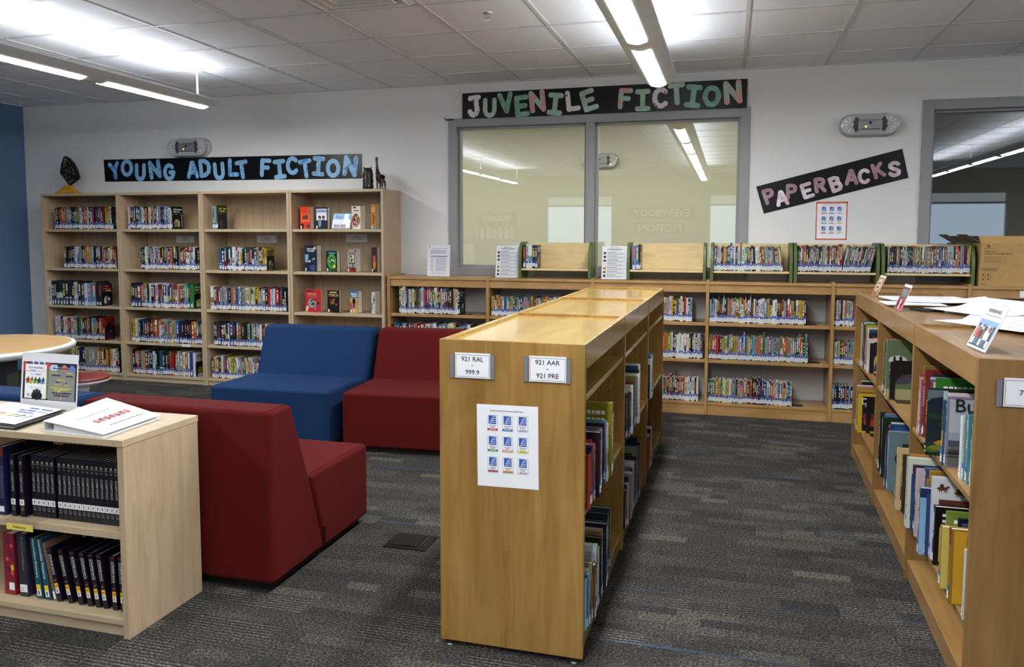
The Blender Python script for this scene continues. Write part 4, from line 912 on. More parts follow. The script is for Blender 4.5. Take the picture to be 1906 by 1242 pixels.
p = at(1712, 578, Z=ZT); tag(MB(Matrix.Translation((p.x+.03, p.y, ZT)) @ Matrix.Rotation(.2, 4, 'Z')).box(-.05, .05, -.08, .08, .0003, .006).build('black_pouch', BLACKP), 'flat black pouch between the rosy stand and the papers', 'pouch')

# ------------------------------------------------------------------ display trays on the low cases
TRX = [(-1.752, -1.125), (-.825, -.188), (-.155, .472), (.480, 1.098), (1.110, 1.746)]
TY0, TY1, TZ0 = 6.53, 6.80, 1.083
TN = ['first display tray', 'second display tray', 'third display tray', 'fourth display tray', 'fifth display tray']
TL = ['birch book tray with green ends holding five books', 'nearly empty birch book tray with green ends before the window mullion', 'birch book tray with green ends, full of books, under the window corner', 'birch book tray with green ends below the orange chart', 'birch book tray with green ends touching the cardboard boxes']
for i, (a, b) in enumerate(TRX):
    t = thing('book_tray', TL[i], 'book tray', (0, 0, 0), 0, 'book trays on the low cases')
    prof = [(TY0, TZ0), (TY1-.01, TZ0), (TY1, TZ0+.02), (TY1, TZ0+.27), (TY1-.02, TZ0+.305), (TY1-.06, TZ0+.312), (TY0+.09, TZ0+.312)] + [(TY0+.09-.09*math.sin(PI/2*k_/8), TZ0+.312-.20*(1-math.cos(PI/2*k_/8))) for k_ in range(1, 9)] + [(TY0, TZ0+.03)]
    for x_ in (a, b-.024): MB().prism(prof[::-1], 'x', x_, x_+.024).build('end_panel', GREEN, t, bevel=.003)
    MB().box(a+.0245, b-.0245, TY0+.012, TY1-.02, TZ0+.068, TZ0+.084).build('shelf', PLY, t, bevel=.0012)
    MB().box(a+.0245, b-.0245, TY1-.03, TY1-.015, TZ0+.0845, TZ0+.302).build('back_panel', PLY, t)
SHELF_T = TZ0+.084

# cardboard boxes
BX0 = 1.772
t = thing('cardboard_box', 'brown cardboard box with open flaps, on top of another box', 'box', (0, 0, 0))
z0 = 1.083+.158; z1 = z0+.155
g = MB(); x1 = 2.45; y0, y1 = 6.515, 6.80
for (p, q, r_, s) in ((BX0, x1, y0, y0+.004), (BX0, x1, y1-.004, y1), (BX0, BX0+.004, y0+.004, y1-.004), (x1-.004, x1, y0+.004, y1-.004)): g.box(p, q, r_, s, z0+.0005, z1)
g.box(BX0+.004, x1-.004, y0+.004, y1-.004, z0+.0005, z0+.004)
ux, uz = (1, 0, 0), (0, 0, 1)
o_ = (0, y0-.0006, 0)
g.disc(o_, ux, uz, BX0+.05, z1-.020, .011, 1, n=14, ry=.009); g.rect((0, y0-.0009, 0), ux, uz, BX0+.042, BX0+.058, z1-.022, z1-.018, 0)
g.rect(o_, ux, uz, BX0+.025, BX0+.075, z1-.036, z1-.034, 1)
g.text('WX-105', (BX0+.062, o_[1], z1-.058), ux, uz, h=.010, wid=.075, mat=1); g.text('WASTE TONER BOX', (BX0+.118, o_[1], z1-.075), ux, uz, h=.011, wid=.186, mat=1)
for q in range(5): g.rect(o_, ux, uz, BX0+.025, BX0+.17-.03*(q % 2), z1-.100-.010*q, z1-.097-.010*q, 2)
g.build('body', [CARD, INK, pmat('faded_print', (120, 92, 52), .8)], t)
f = MB()    # flaps: front one up and back, left ones standing
f.add([(BX0, y0, z1), (x1, y0, z1), (x1, y0+.03, z1+.055), (BX0-.012, y0+.03, z1+.055)], [(0, 1, 2, 3)])
f.add([(BX0, y0+.002, z1), (x1, y0+.002, z1), (x1, y0+.032, z1+.055), (BX0-.012, y0+.032, z1+.055)], [(3, 2, 1, 0)])
for q in range(4): f.rect((0, y0+.0165, z1+.030), ux, (0, .48, .877), BX0+.05+.11*q, BX0+.14+.11*q, -.014, .014, 1)
f.build('front_flap', [CARD, pmat('faded_print', (120, 92, 52))], t)
f = MB(); f.box(0, .003, 0, .27, 0, .12); fo = f.build('side_flap', pmat('box_inside', (120, 108, 88), .85), t); fo.location = (BX0+.002, y0+.008, z1); fo.rotation_euler = (0, -1.0, 0)
t = thing('cardboard_box', 'closed brown cardboard box under the open one, on the low case', 'box', (0, 0, 0))
z1 = z0; z0 = 1.083
g = MB().box(BX0-.004, 2.47, y0-.002, y1, z0, z1-.0005, 0); o_ = (0, y0-.0026, 0); o2_ = (0, y0-.003, 0)
g.rect(o_, ux, uz, BX0+.008, BX0+.115, z1-.048, z1-.022, 1); g.rect(o2_, ux, uz, BX0+.010, BX0+.113, z1-.046, z1-.024, 0); g.rect((0, y0-.0034, 0), ux, uz, BX0+.02, BX0+.103, z1-.038, z1-.033, 1)
for q in range(2):
    for e in range(2):
        a = BX0+.008+.034*q; b = z1-.088-.030*e; g.rect(o_, ux, uz, a, a+.030, b, b+.027, 2); g.rect(o2_, ux, uz, a+.0015, a+.0285, b+.0015, b+.0255, 0); g.disc((0, y0-.0034, 0), ux, uz, a+.015, b+.012, .006, 1, n=6)
g.disc(o_, ux, uz, BX0+.083, z1-.103, .010, 2, n=8); g.disc(o2_, ux, uz, BX0+.083, z1-.103, .008, 0, n=8)
g.rect(o_, ux, uz, BX0+.005, BX0+.045, z0+.012, z0+.015, 1); g.text('WITH', (BX0+.37, o_[1], z1-.088), ux, uz, h=.010, mat=1)
for q in range(3): g.rect(o_, ux, uz, BX0+.31+.03*q, BX0+.45, z1-.02-.018*q, z1-.016-.018*q, 2)
g.build('body', [CARD, INK, pmat('faded_print', (120, 92, 52))], t)

# ------------------------------------------------------------------ figurines on the tall bookcases
ZW = WH+.0005
t = thing('sculpture', 'black dotted sail-shaped sculpture on a spotted yellow base', 'figurine', (-6.575, 6.66, ZW), 0)
YEL = pmat('yellow_wood', (206, 150, 30), .6); 
b = MB(); b.prism([(-.145, 0), (.135, 0), (.135, .018), (.10, .03), (.02, .095), (.0, .095), (-.11, .036), (-.145, .03)][::-1], 'y', -.03, .03, 0)
r_ = random.Random(3)
for q in range(8): b.disc((0, -.0306, 0), (1, 0, 0), (0, 0, 1), -.12+.034*q, .012, .006, 1, n=8)
for q in range(22):
    zz = r_.uniform(.03, .085); xx = r_.uniform(-.10+zz*.9-.02, .11-zz*1.0); b.disc((0, -.0306, 0), (1, 0, 0), (0, 0, 1), xx, zz, .0035, 1, n=6)
b.build('base', [YEL, HOLE], t, bevel=.001)
sail = [(.02, .09), (.135, .155), (.145, .175), (.12, .25), (.085, .315), (.03, .37), (-.02, .392), (-.035, .385), (-.07, .31), (-.09, .225), (-.085, .21)]
s = MB(); s.prism(sail[::-1], 'y', -.014, .014, 0)
import itertools
for q in range(58):
    zz = r_.uniform(.12, .37); lo = -.085+max(0, .21-zz)*.75+max(0, zz-.23)*.38; hi = .02+(zz-.09)*1.6 if zz < .165 else .14-max(0, zz-.175)*.55-max(0, zz-.31)*.6
    s.disc((0, -.0146, 0), (1, 0, 0), (0, 0, 1), r_.uniform(lo+.015, max(lo+.02, hi-.012)), zz, r_.choice((.0035, .005)), 1, n=8)
s.build('sail', [pmat('black_lacquer', (10, 10, 10), .4), pmat('ochre_dots', (214, 190, 110), .6)], t, bevel=.003)
# black carved cat
t = thing('cat_figurine', 'black glossy carved figurine at the end of the banner', 'figurine', (-3.196, 6.63, ZW))
GLB = pmat('black_gloss', (8, 8, 8), .4)
MB().lathe([(.048, 0), (.05, .03), (.046, .06), (.05, .085), (.044, .105), (.048, .13), (.044, .155), (.042, .18), (.03, .196), (.01, .2)], n=18).build('body', GLB, t, smooth=True)
g = MB()
for s_ in (-1, 1): g.add([(s_*.03-.012, -.01, .19), (s_*.03+.012, -.01, .19), (s_*.03, .012, .19), (s_*.038, 0, .214)], [(0, 1, 3), (1, 2, 3), (2, 0, 3), (0, 2, 1)])
g.build('ear', GLB, t)
g = MB()
for xx, zz in ((-.02, .165), (-.005, .11), (-.03, .085), (.03, .035)): g.lathe([(.004, 0), (.0055, .003), (.002, .006)], (0, 0, 0), 8) if False else g.disc((0, -.0505, 0), (1, 0, 0), (0, 0, 1), xx, zz, .004, n=10)
g.build('inlay', WHITEP, t)
# giraffe
t = thing('giraffe_figurine', 'dark brown wooden giraffe on the corner of the tall bookcase', 'figurine', (-3.065, 6.62, ZW), -.5)
GIR = pmat('stained_wood', (62, 36, 20), .35, noise=.6, nscale=28)
me = bpy.data.meshes.new('body')
sk = [(0, 0, .115), (-.035, 0, .12), (-.055, 0, .19), (-.058, 0, .245), (-.058, 0, .275), (-.075, -.002, .268), (.035, 0, .105),
      (-.032, -.016, .06), (-.032, -.016, .014), (-.032, .016, .06), (-.032, .016, .014), (.04, -.016, .06), (.042, -.016, .014), (.04, .016, .06), (.042, .016, .014), (-.056, -.008, .297), (-.056, .008, .297)]
ed = [(0, 1), (1, 2), (2, 3), (3, 4), (4, 5), (0, 6), (1, 7), (7, 8), (1, 9), (9, 10), (6, 11), (11, 12), (6, 13), (13, 14), (4, 15), (4, 16)]
ra = [.03, .028, .015, .011, .013, .009, .03, .010, .008, .010, .008, .011, .008, .011, .008, .004, .004]
me.from_pydata(sk, ed, []); o = bpy.data.objects.new('body', me); COL.objects.link(o); o.parent = t; me.materials.append(GIR)
m = o.modifiers.new('skin', 'SKIN'); m.use_smooth_shade = True
for i, v in enumerate(me.skin_vertices[0].data): v.radius = (ra[i], ra[i]*.85); v.use_root = i == 0
o.modifiers.new('sub', 'SUBSURF').render_levels = 2
MB().lathe([(.055, 0), (.058, .006), (.052, .012)], n=20).build('base', GIR, t)
#BOOKS
# ------------------------------------------------------------------ books
PAL0 = {'k': (22, 22, 25), 'd': (58, 58, 64), 'n': (28, 40, 84), 'b': (44, 92, 170), 'l': (116, 172, 210), 't': (34, 112, 118), 'T': (160, 196, 194), 'g': (74, 140, 58), 'G': (28, 70, 48),
       'M': (214, 146, 34), 'y': (240, 196, 52), 'Y': (230, 212, 146), 'o': (216, 120, 50), 'r': (186, 40, 38), 'R': (116, 28, 32), 'w': (228, 228, 228), 'c': (216, 206, 178), 'p': (208, 88, 124), 'P': (76, 56, 104),
       's': (146, 152, 158), 'B': (112, 72, 48), 'm': (174, 136, 90), 'e': (172, 176, 152), 'a': (156, 130, 156), 'v': (176, 186, 84)}
PAL = {a: tuple(int(.66*v+.07*sum(c)/3) for v in c) if a not in 'wcYs' else tuple(int(.86*v) for v in c) for a, c in PAL0.items()}
CN = {'k': 'black', 'd': 'dark grey', 'n': 'navy', 'b': 'blue', 'l': 'light blue', 't': 'teal', 'T': 'pale teal', 'g': 'green', 'G': 'dark green', 'y': 'yellow', 'M': 'mustard', 'Y': 'pale yellow', 'o': 'orange', 'r': 'red', 'R': 'dark red',
      'w': 'white', 'c': 'cream', 'p': 'pink', 'P': 'purple', 's': 'grey', 'B': 'brown', 'm': 'tan', 'e': 'sage', 'a': 'mauve', 'v': 'lime'}
ORD = ['zeroth', 'first', 'second', 'third', 'fourth', 'fifth', 'sixth', 'seventh', 'eighth', 'ninth', 'tenth', 'eleventh', 'twelfth', 'thirteenth', 'fourteenth', 'fifteenth', 'sixteenth', 'seventeenth', 'eighteenth', 'nineteenth', 'twentieth']
TENS = {2: 'twenty', 3: 'thirty', 4: 'forty', 5: 'fifty', 6: 'sixty'}
def ordinal(n):
    if n <= 20: return ORD[n]
    t_, u = divmod(n, 10)
    return TENS[t_]+'-'+ORD[u] if u else TENS[t_][:-1]+'ieth'
def lum(c): return .3*c[0]+.59*c[1]+.11*c[2]
def vary(c, r, k_=14): return tuple(max(6, min(244, v+r.uniform(-k_, k_))) for v in c)
def book_shell(g, gp, w_, h, d, col, r, cov=(), spine=True, soft=False):
    """cover into g, page block into gp. Spine at y=0 facing -y, thickness along x, height along z."""
    c = vary(col, r); t_ = .0016 if w_ < .016 else .0024
    side = vary(c, r, 8)
    g.box(-w_/2, w_/2, 0, t_, 0, h, 0, c)
    g.box(-w_/2, -w_/2+t_, t_, d, 0, h, 0, side); g.box(w_/2-t_, w_/2, t_, d, 0, h, 0, side)
    ins = .001 if soft else .004
    gp.box(-w_/2+t_, w_/2-t_, t_, d-ins, ins, h-ins, 0, r.choice([(232, 226, 208), (226, 218, 196), (238, 234, 224)]))
    lt = r.choice([(236, 234, 226), (240, 214, 90), (230, 230, 232), (216, 70, 60), (210, 190, 150)]) if lum(c) < 128 else r.choice([(24, 24, 28), (30, 44, 96), (150, 30, 34), (40, 40, 44)])
    o = (0, -.0004, 0); ux, uy = (1, 0, 0), (0, 0, 1)
    if spine:
        k_ = r.random()
        if k_ < .3:
            b2 = vary(PAL[r.choice('kwrnygoldbc')], r); a = r.choice(((.78, 1.), (.5, .95), (.3, .55))); g.rect(o, ux, uy, -w_/2, w_/2, h*a[0], h*a[1]-.0005, 0, b2)
            if a[0] < .55: lt = (236, 234, 228) if lum(b2) < 128 else (26, 26, 30)
        if k_ < .86:   # title: a run of letter-like marks down the spine
            z1 = h*r.uniform(.82, .93); z0_ = h*r.uniform(.38, .52); x0 = -w_*r.uniform(.2, .3); x1 = w_*r.uniform(.1, .28); z_ = z1
            while z_ > z0_:
                s_ = h*r.uniform(.022, .045)
                if r.random() < .85: g.rect((0, -.0008, 0), ux, uy, x0, x1, z_-s_, z_, 0, lt)
                z_ -= s_+h*.012
        if r.random() < .25: g.rect((0, -.0006, 0), ux, uy, -w_*.4, w_*.4, h*.28, h*.34, 0, vary(PAL[r.choice('rybwlo')], r))
    if cov:
        for sgn in cov:
            o2 = (sgn*(w_/2+.0004), 0, 0); o3 = (sgn*(w_/2+.0008), 0, 0); o4 = (sgn*(w_/2+.0012), 0, 0); vx = (0, 1, 0)
            a1 = vary(PAL[r.choice('lgmkctnoYB')], r, 25); a2 = vary(PAL[r.choice('wykrbeos')], r, 25); a3 = vary(PAL[r.choice('kwrygm')], r, 25)
            y0_, y1_, q0, q1 = d*.08, d*.92, h*r.uniform(.06, .16), h*r.uniform(.58, .72)
            if r.random() < .72: g.rect(o2, vx, uy, y0_, y1_, q0, q1, 0, a1)
            for q in range(5):
                n = r.randint(5, 8); cx_, cy_ = r.uniform(y0_+.02, y1_-.02), r.uniform(q0+.02, q1); rr = r.uniform(.012, .035)
                g.poly([Vector(o3)+Vector((sgn*.00008*q, min(max(cx_+rr*r.uniform(.5, 1.2)*math.cos(2*PI*e/n), .003), d-.004), min(max(cy_+rr*r.uniform(.6, 1.5)*math.sin(2*PI*e/n), .004), h-.005))) for e in range(n)], 0, (a2, a3)[q % 2])
            for q in range(2):
                y_ = d*.12; zz = h*(.84-.1*q)
                while y_ < d*(.86-.12*q):
                    e = d*r.uniform(.04, .08); 
                    if r.random() < .9: g.rect(o4, vx, uy, y_, y_+e, zz, zz+h*.05, 0, lt)
                    y_ += e+d*.018
def leafs(P, r, n, cols, x0, x1, z0, z1, a, b):
    for q in range(n): P(r.uniform(x0, x1), r.uniform(z0, z1), a*r.uniform(.6, 1.2), b*r.uniform(.6, 1.2), cols[q % len(cols)], .0012+.00006*q, r.randint(5, 9))
def featured(kind, g, gx, d, h, r):
    """printed covers of the large picture books; x runs from the spine, s upward, both 0..1"""
    o = lambda e: (gx+e, 0, 0)
    Rr = lambda x0, x1, s0, s1, c, e=.0006: g.rect(o(e), (0, 1, 0), (0, 0, 1), x0*d, x1*d, s0*h, s1*h, 0, c)
    D = lambda x_, s_, rx, ry, c, e=.001, n=10: g.disc(o(e), (0, 1, 0), (0, 0, 1), min(max(x_, .08), .92)*d, s_*h, rx*d, 0, c, n, ry*h)
    if kind == 'butterfly':
        Rr(.03, 1, .02, .97, (176, 180, 184)); Rr(.03, 1, .38, .5, (150, 156, 164), .0008); Rr(.03, 1, .3, .39, (70, 76, 84), .001); Rr(.03, 1, .02, .3, (96, 98, 92), .0009)
        D(.42, .60, .12, .06, (150, 140, 50)); D(.56, .56, .10, .05, (60, 60, 40)); D(.3, .62, .1, .03, (50, 50, 60)); leafs(D, r, 14, [(206, 206, 206), (60, 64, 50), (30, 30, 34)], .1, .9, .05, .3, .12, .02); D(.3, .3, .14, .035, (110, 84, 50), .003)
    elif kind == 'floral':
        Rr(0, 1, 0, 1, (24, 34, 44)); Rr(0, 1, .8, .98, (94, 112, 116), .0008); D(.3, .8, .3, .09, (20, 28, 48)); leafs(D, r, 22, [(52, 80, 44), (30, 54, 34), (120, 120, 40), (190, 130, 40), (70, 100, 40)], .08, .95, .05, .62, .16, .05); D(.6, .35, .22, .06, (200, 140, 50), .003); D(.6, .32, .2, .05, (46, 60, 34), .0032)
    elif kind == 'comics':
        Rr(.04, 1, .01, .98, (214, 160, 44)); Rr(.2, .8, .78, .92, (110, 110, 70)); D(.6, .40, .3, .17, (30, 110, 90)); D(.6, .40, .26, .145, (220, 172, 50), .0014); leafs(D, r, 7, [(210, 190, 150), (150, 40, 40)], .25, .75, .07, .15, .13, .03)
        for q in range(8): D(.35+.07*q, .24+.03*(q % 2), .05, .02, (160, 50, 40), .0016, 5)
        for q in range(5): Rr(.4+.09*q, .46+.09*q, .36, .44, (170, 60, 40), .0018)
    elif kind == 'war':
        Rr(0, 1, 0, 1, (214, 196, 96)); Rr(.12, .95, .06, .78, (40, 40, 42), .0008); D(.7, .64, .2, .1, (226, 226, 220)); leafs(D, r, 16, [(150, 150, 150), (90, 100, 110), (200, 180, 140), (30, 30, 30)], .2, .9, .1, .45, .11, .05)
        for q in range(4): Rr(.2+.16*q, .31+.16*q, .84, .92, (120, 90, 30), .001)
    elif kind == 'horses':
        Rr(0, 1, 0, 1, (222, 222, 222))
        for x_, s_, k_ in ((.14, .87, 1.1), (.38, .83, 1), (.58, .82, 1), (.76, .78, .9)):
            D(x_, s_, .075*k_, .022*k_, (96, 62, 40)); D(x_+.07*k_, s_+.022, .03, .015, (96, 62, 40), .0012); D(x_-.01, s_+.035, .03, .025, (70, 46, 36), .0014)
            for e in (-.05, -.02, .03, .055): Rr(x_+e, x_+e+.012, s_-.045, s_, (90, 58, 38), .0016)
        D(.3, .63, .07, .035, (130, 90, 70)); D(.3, .59, .09, .04, (110, 50, 50), .0012); Rr(.36, .75, .1, .5, (216, 216, 216), .0012)
    elif kind == 'sky':
        Rr(0, 1, 0, 1, (140, 180, 214)); Rr(0, 1, .86, 1, (30, 44, 84), .0008); D(.5, .9, .3, .05, (46, 60, 110)); Rr(.45, .9, .3, .6, (170, 204, 228), .0008); D(.6, .5, .14, .12, (60, 80, 74)); D(.6, .5, .08, .09, (150, 120, 80), .0012); Rr(.4, .75, .18, .3, (180, 200, 220), .0012)
    elif kind == 'paint':
        Rr(0, 1, 0, 1, (92, 112, 76)); Rr(.55, 1, .3, 1, (110, 128, 96), .0008); Rr(0, 1, 0, .18, (170, 160, 116), .001)
        for x_, s_ in ((.2, .66), (.22, .5)): D(x_, s_, .17, .085, (206, 206, 200), .0012); D(x_+.05, s_, .03, .08, (26, 26, 28), .0014); D(x_-.06, s_, .025, .08, (26, 26, 28), .0014)
        D(.28, .38, .24, .12, (70, 66, 84), .001); D(.85, .5, .12, .2, (140, 70, 50), .0012); D(.7, .25, .1, .03, (190, 120, 90), .0012)
    elif kind == 'elephant':
        Rr(0, 1, 0, 1, (106, 126, 132)); D(.4, .55, .28, .2, (38, 36, 34)); D(.3, .3, .14, .2, (44, 42, 38), .0012); D(.7, .7, .12, .08, (60, 70, 110)); Rr(.2, .6, .05, .14, (150, 150, 130), .0012)
    elif kind == 'blue':
        Rr(.06, 1, .02, .98, (44, 78, 130)); Rr(.25, .9, .8, .84, (30, 50, 90), .0008); D(.8, .75, .1, .03, (40, 66, 110))
    elif kind == 'dog':
        Rr(0, 1, 0, 1, (202, 170, 40)); Rr(.12, 1, .05, .92, (18, 18, 24), .0008); D(.4, .28, .25, .12, (170, 60, 34)); D(.3, .42, .18, .1, (120, 40, 60), .0012)
        for q in range(4): Rr(.2+.13*q, .29+.13*q, .66, .71, (220, 220, 220), .0014)
    elif kind == 'plain': Rr(.08, .92, .1, .9, vary((90, 90, 96), r, 20), .0006)
FEAT = {('R0u', 8): 'butterfly', ('R0u', 15): 'floral', ('R0l', 3): 'comics', ('R0l', 7): 'war', ('R0l', 15): 'horses', ('R0l', 17): 'sky', ('R1u', 0): 'paint', ('R1l', 8): 'elephant', ('R1l', 12): 'blue', ('R2l', 0): 'dog'}
def spine_label(g, w_, h, r, kind):
    ux, uy = (1, 0, 0), (0, 0, 1); a = min(w_*.86, .018)*.5; dz = r.uniform(-.002, .008)
    if kind == 'plain': z0_, z1 = .012+dz, .040+dz
    else: z0_, z1 = .008+dz, .036+dz
    g.box(-a, a, -.0015, -.0009, z0_, z1, 0, (236, 236, 234))
    if kind == 'blue':
        hb = r.uniform(.018, .026)
        g.box(-a, a, -.0015, -.0009, z1, z1+hb, 0, (222, 226, 236)); g.rect((0, -.0017, 0), ux, uy, -a, a*.75, z1+hb*.15, z1+hb, 0, (40, 66, 150))
    if kind == 'band': g.box(-a, a, -.0015, -.0009, z1, z1+.016, 0, (44, 90, 180))
    for q in range(2): g.rect((0, -.0017, 0), ux, uy, -a*.6, a*.5, z0_+.010+.011*q, z0_+.015+.011*q, 0, (120, 120, 124))
BOOKS = []   # every book: (score, row, index, dict)
ROWS = {}
def parse(spec):
    out = []; i = 0
    while i < len(spec):
        c = spec[i]; i += 1
        if c == ' ': continue
        f, hf = 1., 1.
        while i < len(spec) and spec[i] in '23456789^v_':
            q = spec[i]
            if q.isdigit(): f = int(q)/4
            elif q == '^': hf *= 1.14
            elif q == '_': hf *= .9
            i += 1
            if q == 'v': i -= 1; break
        out.append((c, f, hf))
    return out
def row(key, where, group, M4, x0, x1, z, spec, h, dep=.145, kind='blue', lean=None, hv=.05, yjit=.006, bookend=True, seed=0, tmax=None):
    """a row of upright books along local x from x0 to x1, their feet at z; M4 places the row"""
    r = random.Random(hash_(key)+seed); items = parse(spec); n = len(items)
    ws = [f*r.uniform(.7, 1.3) for _, f, _ in items]; sc = (x1-x0)/sum(ws); x_ = x0
    ROWS[key] = dict(where=where, group=group, n=n, M=M4, z=z, x1=x1, end=bookend, dep=dep, h=h)
    for i, (c, f, hf) in enumerate(items):
        tw = ws[i]*sc-.0006; hh = h*hf*(1+r.uniform(-hv, hv)); an = 0
        if lean:
            for a, b, l0, l1 in lean:
                if a <= i <= b: an = l0+(l1-l0)*(i-a)/max(1, b-a)
        BOOKS.append(dict(row=key, i=i, c=c, w=tw, h=hh, d=dep*r.uniform(.92, 1.05)*(1 if hf <= 1 else 1.08), x=x_+tw/2, y=r.uniform(0, yjit), z=z, an=math.radians(an), kind=kind, seed=r.random(), side=False))
        x_ += ws[i]*sc
def hash_(s):
    v = 7
    for ch in s: v = (v*31+ord(ch)) % 1000003
    return v
def prow(key, where, group, px0, px1, Y, z, spec, h, **k_):
    lim = (-99, 99)
    if key[0] == 'L': lim = (BX[int(key[1])]+.017, BX[int(key[1])+1]-.017)
    if key[0] == 'T': lim = (TRX[int(key[1])][0]+.027, TRX[int(key[1])][1]-.027)
    fx_ = lambda p: min(max(at(p, 500 if z > 1 else 600, Y=Y).x, lim[0]), lim[1])
    row(key, where, group, Matrix.Translation((0, Y, 0)), fx_(px0), fx_(px1), z, spec, h, **k_)
P1, P2, P3 = 'blue-wall pale bookcase', 'second pale bookcase', 'third pale bookcase'
YP = 6.492; zs = [1.503, 1.112, .735, .39, .07]
hp = .215
ups = [('U1', P1, [(106, 214, 'ddkookoo3lldkkgGs wRokcksrknbRRRky4ylwk', hp, 0), (119, 217, 'mkkkdklwbskRpsoysskRsksokcykrR', hp, 0), (93, 191, 'w5kd3k4dnknkcw3kb5wllTk4d', .235, 1), (102, 194, 'wcwkwworwss3GgoGkorklyknorr4', .225, 1), (128, 220, 'ykysknkee3e3ee3eee3ok4okykycwmk', .235, 1)]),
       ('U2', P2, [(241, 323, 'ckBkdksw5ky5kw5Rskrslnkl5kw5k4', hp, 1), (263, 371, 'kkkwcksswRTokGGkTr5o5Gkgkmkr_PwwR_wwk5k', hp, 0), (246, 362, 'kkn5n6r6ml5kwkr_wR5sGwcbnor_wor_rllk4g6', .23, 1), (244, 375, 'yywytk4BkkkrrorwwgT6o6lylbnn4kk5kkoo4PP4n4', .22, 0), (245, 361, 'k4ko5kTykbkk3wkkt5kktkrrRre5e5wm5wb6w', .235, 1)]),
       ('U3', P3, [(397, 408, 's5sG', .22, 1), (408, 496, 'b6b5RnwtwwkwY3ykGs4dd6dss6kry5y', .215, 1), (393, 534, 'w6kmr5bseslbkosmb5wtsywcywcyky4kll5kr5wlwrRR4tkk', .215, 0), (397, 522, 'kkd5k4n5nPw4b7kkmBRkGkTk4Ts5PsswkRcp_wykyww', .215, 0), (392, 510, 'nywB5BwsGmowyyccwost4tYmccwkswwykwksyw', .21, 0)])]
LV = ['top', 'second', 'third', 'fourth', 'bottom']
for nm, ph, rs in ups:
    for li, (a, b, sp, h, be) in enumerate(rs):
        lean = [(9, 40, -4, -14)] if (nm, li) == ('U3', 4) else None
        prow(nm+str(li), '%s shelf of %s' % (LV[li], ph), 'books on the %s shelf of %s' % (LV[li], ph), a, b, YP, zs[li], sp, h, bookend=bool(be), lean=lean)
LWY = 6.508
LOW_S = ['low case by the tall bookcases', 'low case under tray one', 'low case under tray two', 'low case under tray three', 'low case under tray five', 'low case under the boxes']
lows = [(0, [(743, 856, 'gw3Yw3kPwdy3wkGGTwpk4drrkwlrkwd5rGkRkyw6k5', .228, 1, .752), (733, 880, 'tbkl5nrboRRkwsw4klbmcwokPsdwk', .215, 0, .452)]),
        (1, [(914, 1072, 'mygwyrylboslybgsGGTlylgyGrkslGcrymslwbgsk^Yk^Bw^ky^l', .172, 0, .752), (914, 1080, 'kdbrtyGwlocmsbkdrtyGwlocm', .2, 0, .452)]),
        (2, [(1232, 1288, 'gyTswykBBkwkrwlT', .20, 1, .752), (1228, 1309, 'rrooygywkkwwcwwwcwwkkkwkwskR', .20, 0, .452), (1226, 1302, 'wywbyno^r^tR^rGoorcwwGwwkw', .19, 0, .103)]),
        (3, [(1319, 1500, 'lsswkd^kGg^kGm4mmm4mygswyP^kwP^kwskwwcl5yyYww6GGkoskp5py5Gtyy5ok', .195, 1, .752), (1318, 1506, 'ggorrRRmTwGssyysossl^bysblsmomg^ssGlsgsmmygosssksm^TGT^G', .195, 1, .452), (1317, 1478, 'ttggyoyyG_wYTy5wTb5sGyoc5m5syR5rp4k^4R^k^kR^nbn5llb4royw5Tw5yywtgT', .19, 1, .103)]),
        (4, [(1552, 1590, 'kwsspkcwoywTwsr', .20, 0, .752), (1551, 1590, 'owTyGgrlTess', .18, 0, .452), (1549, 1592, 'lnkkt4kt5ksk', .19, 0, .103)]),
        (5, [(1838, 1960, 'kslwgyalwprtslboycwknrlw', .165, 0, .752)])]
for i, rs in lows:
    for li, (a, b, sp, h, be, z) in enumerate(rs):
        lv = ('top', 'middle', 'bottom')[li]
        prow('L%d%d' % (i, li), '%s shelf of %s' % (lv, LOW_S[i]), 'books on the %s shelf of the %s' % (lv, LOW_S[i]), a, b, LWY, z, sp, h, bookend=bool(be), dep=.135, kind='blue' if i != 1 else 'blue')
trs = [(973, 1000, 'd6w5w6k5P5', .205, None), (1176, 1192, 'l6lk', .205, None), (1326, 1458, 'tGrsw5kkyk5kk5l6^twn5lwe5^w6l7kmkwk6kwwwrogylsoylgrlp5ywk4', .195, [(24, 60, -3, -11)]),
       (1485, 1619, 'kkw6Rvp6k6kbaks5dkPnklTvcck4Rw5kt5s5Rrr_y5r7^wklsyklkwaakwkdkkTTkPasm', .2, [(33, 80, 11, 14)]), (1652, 1806, 'e6k4k5kGlo5kk5wdwGkGkaolnyRw4ssv4mr5G5kor6l5kbt5allwl5ko5oksl5kk4oy4', .2, None)]
for i, (a, b, sp, h, ln) in enumerate(trs):
    prow('T%d' % i, TN[i]+' with green ends', 'books in the %s' % TN[i], a, b, 6.55, SHELF_T+.0005, sp, h, lean=ln, dep=.13, bookend=False)
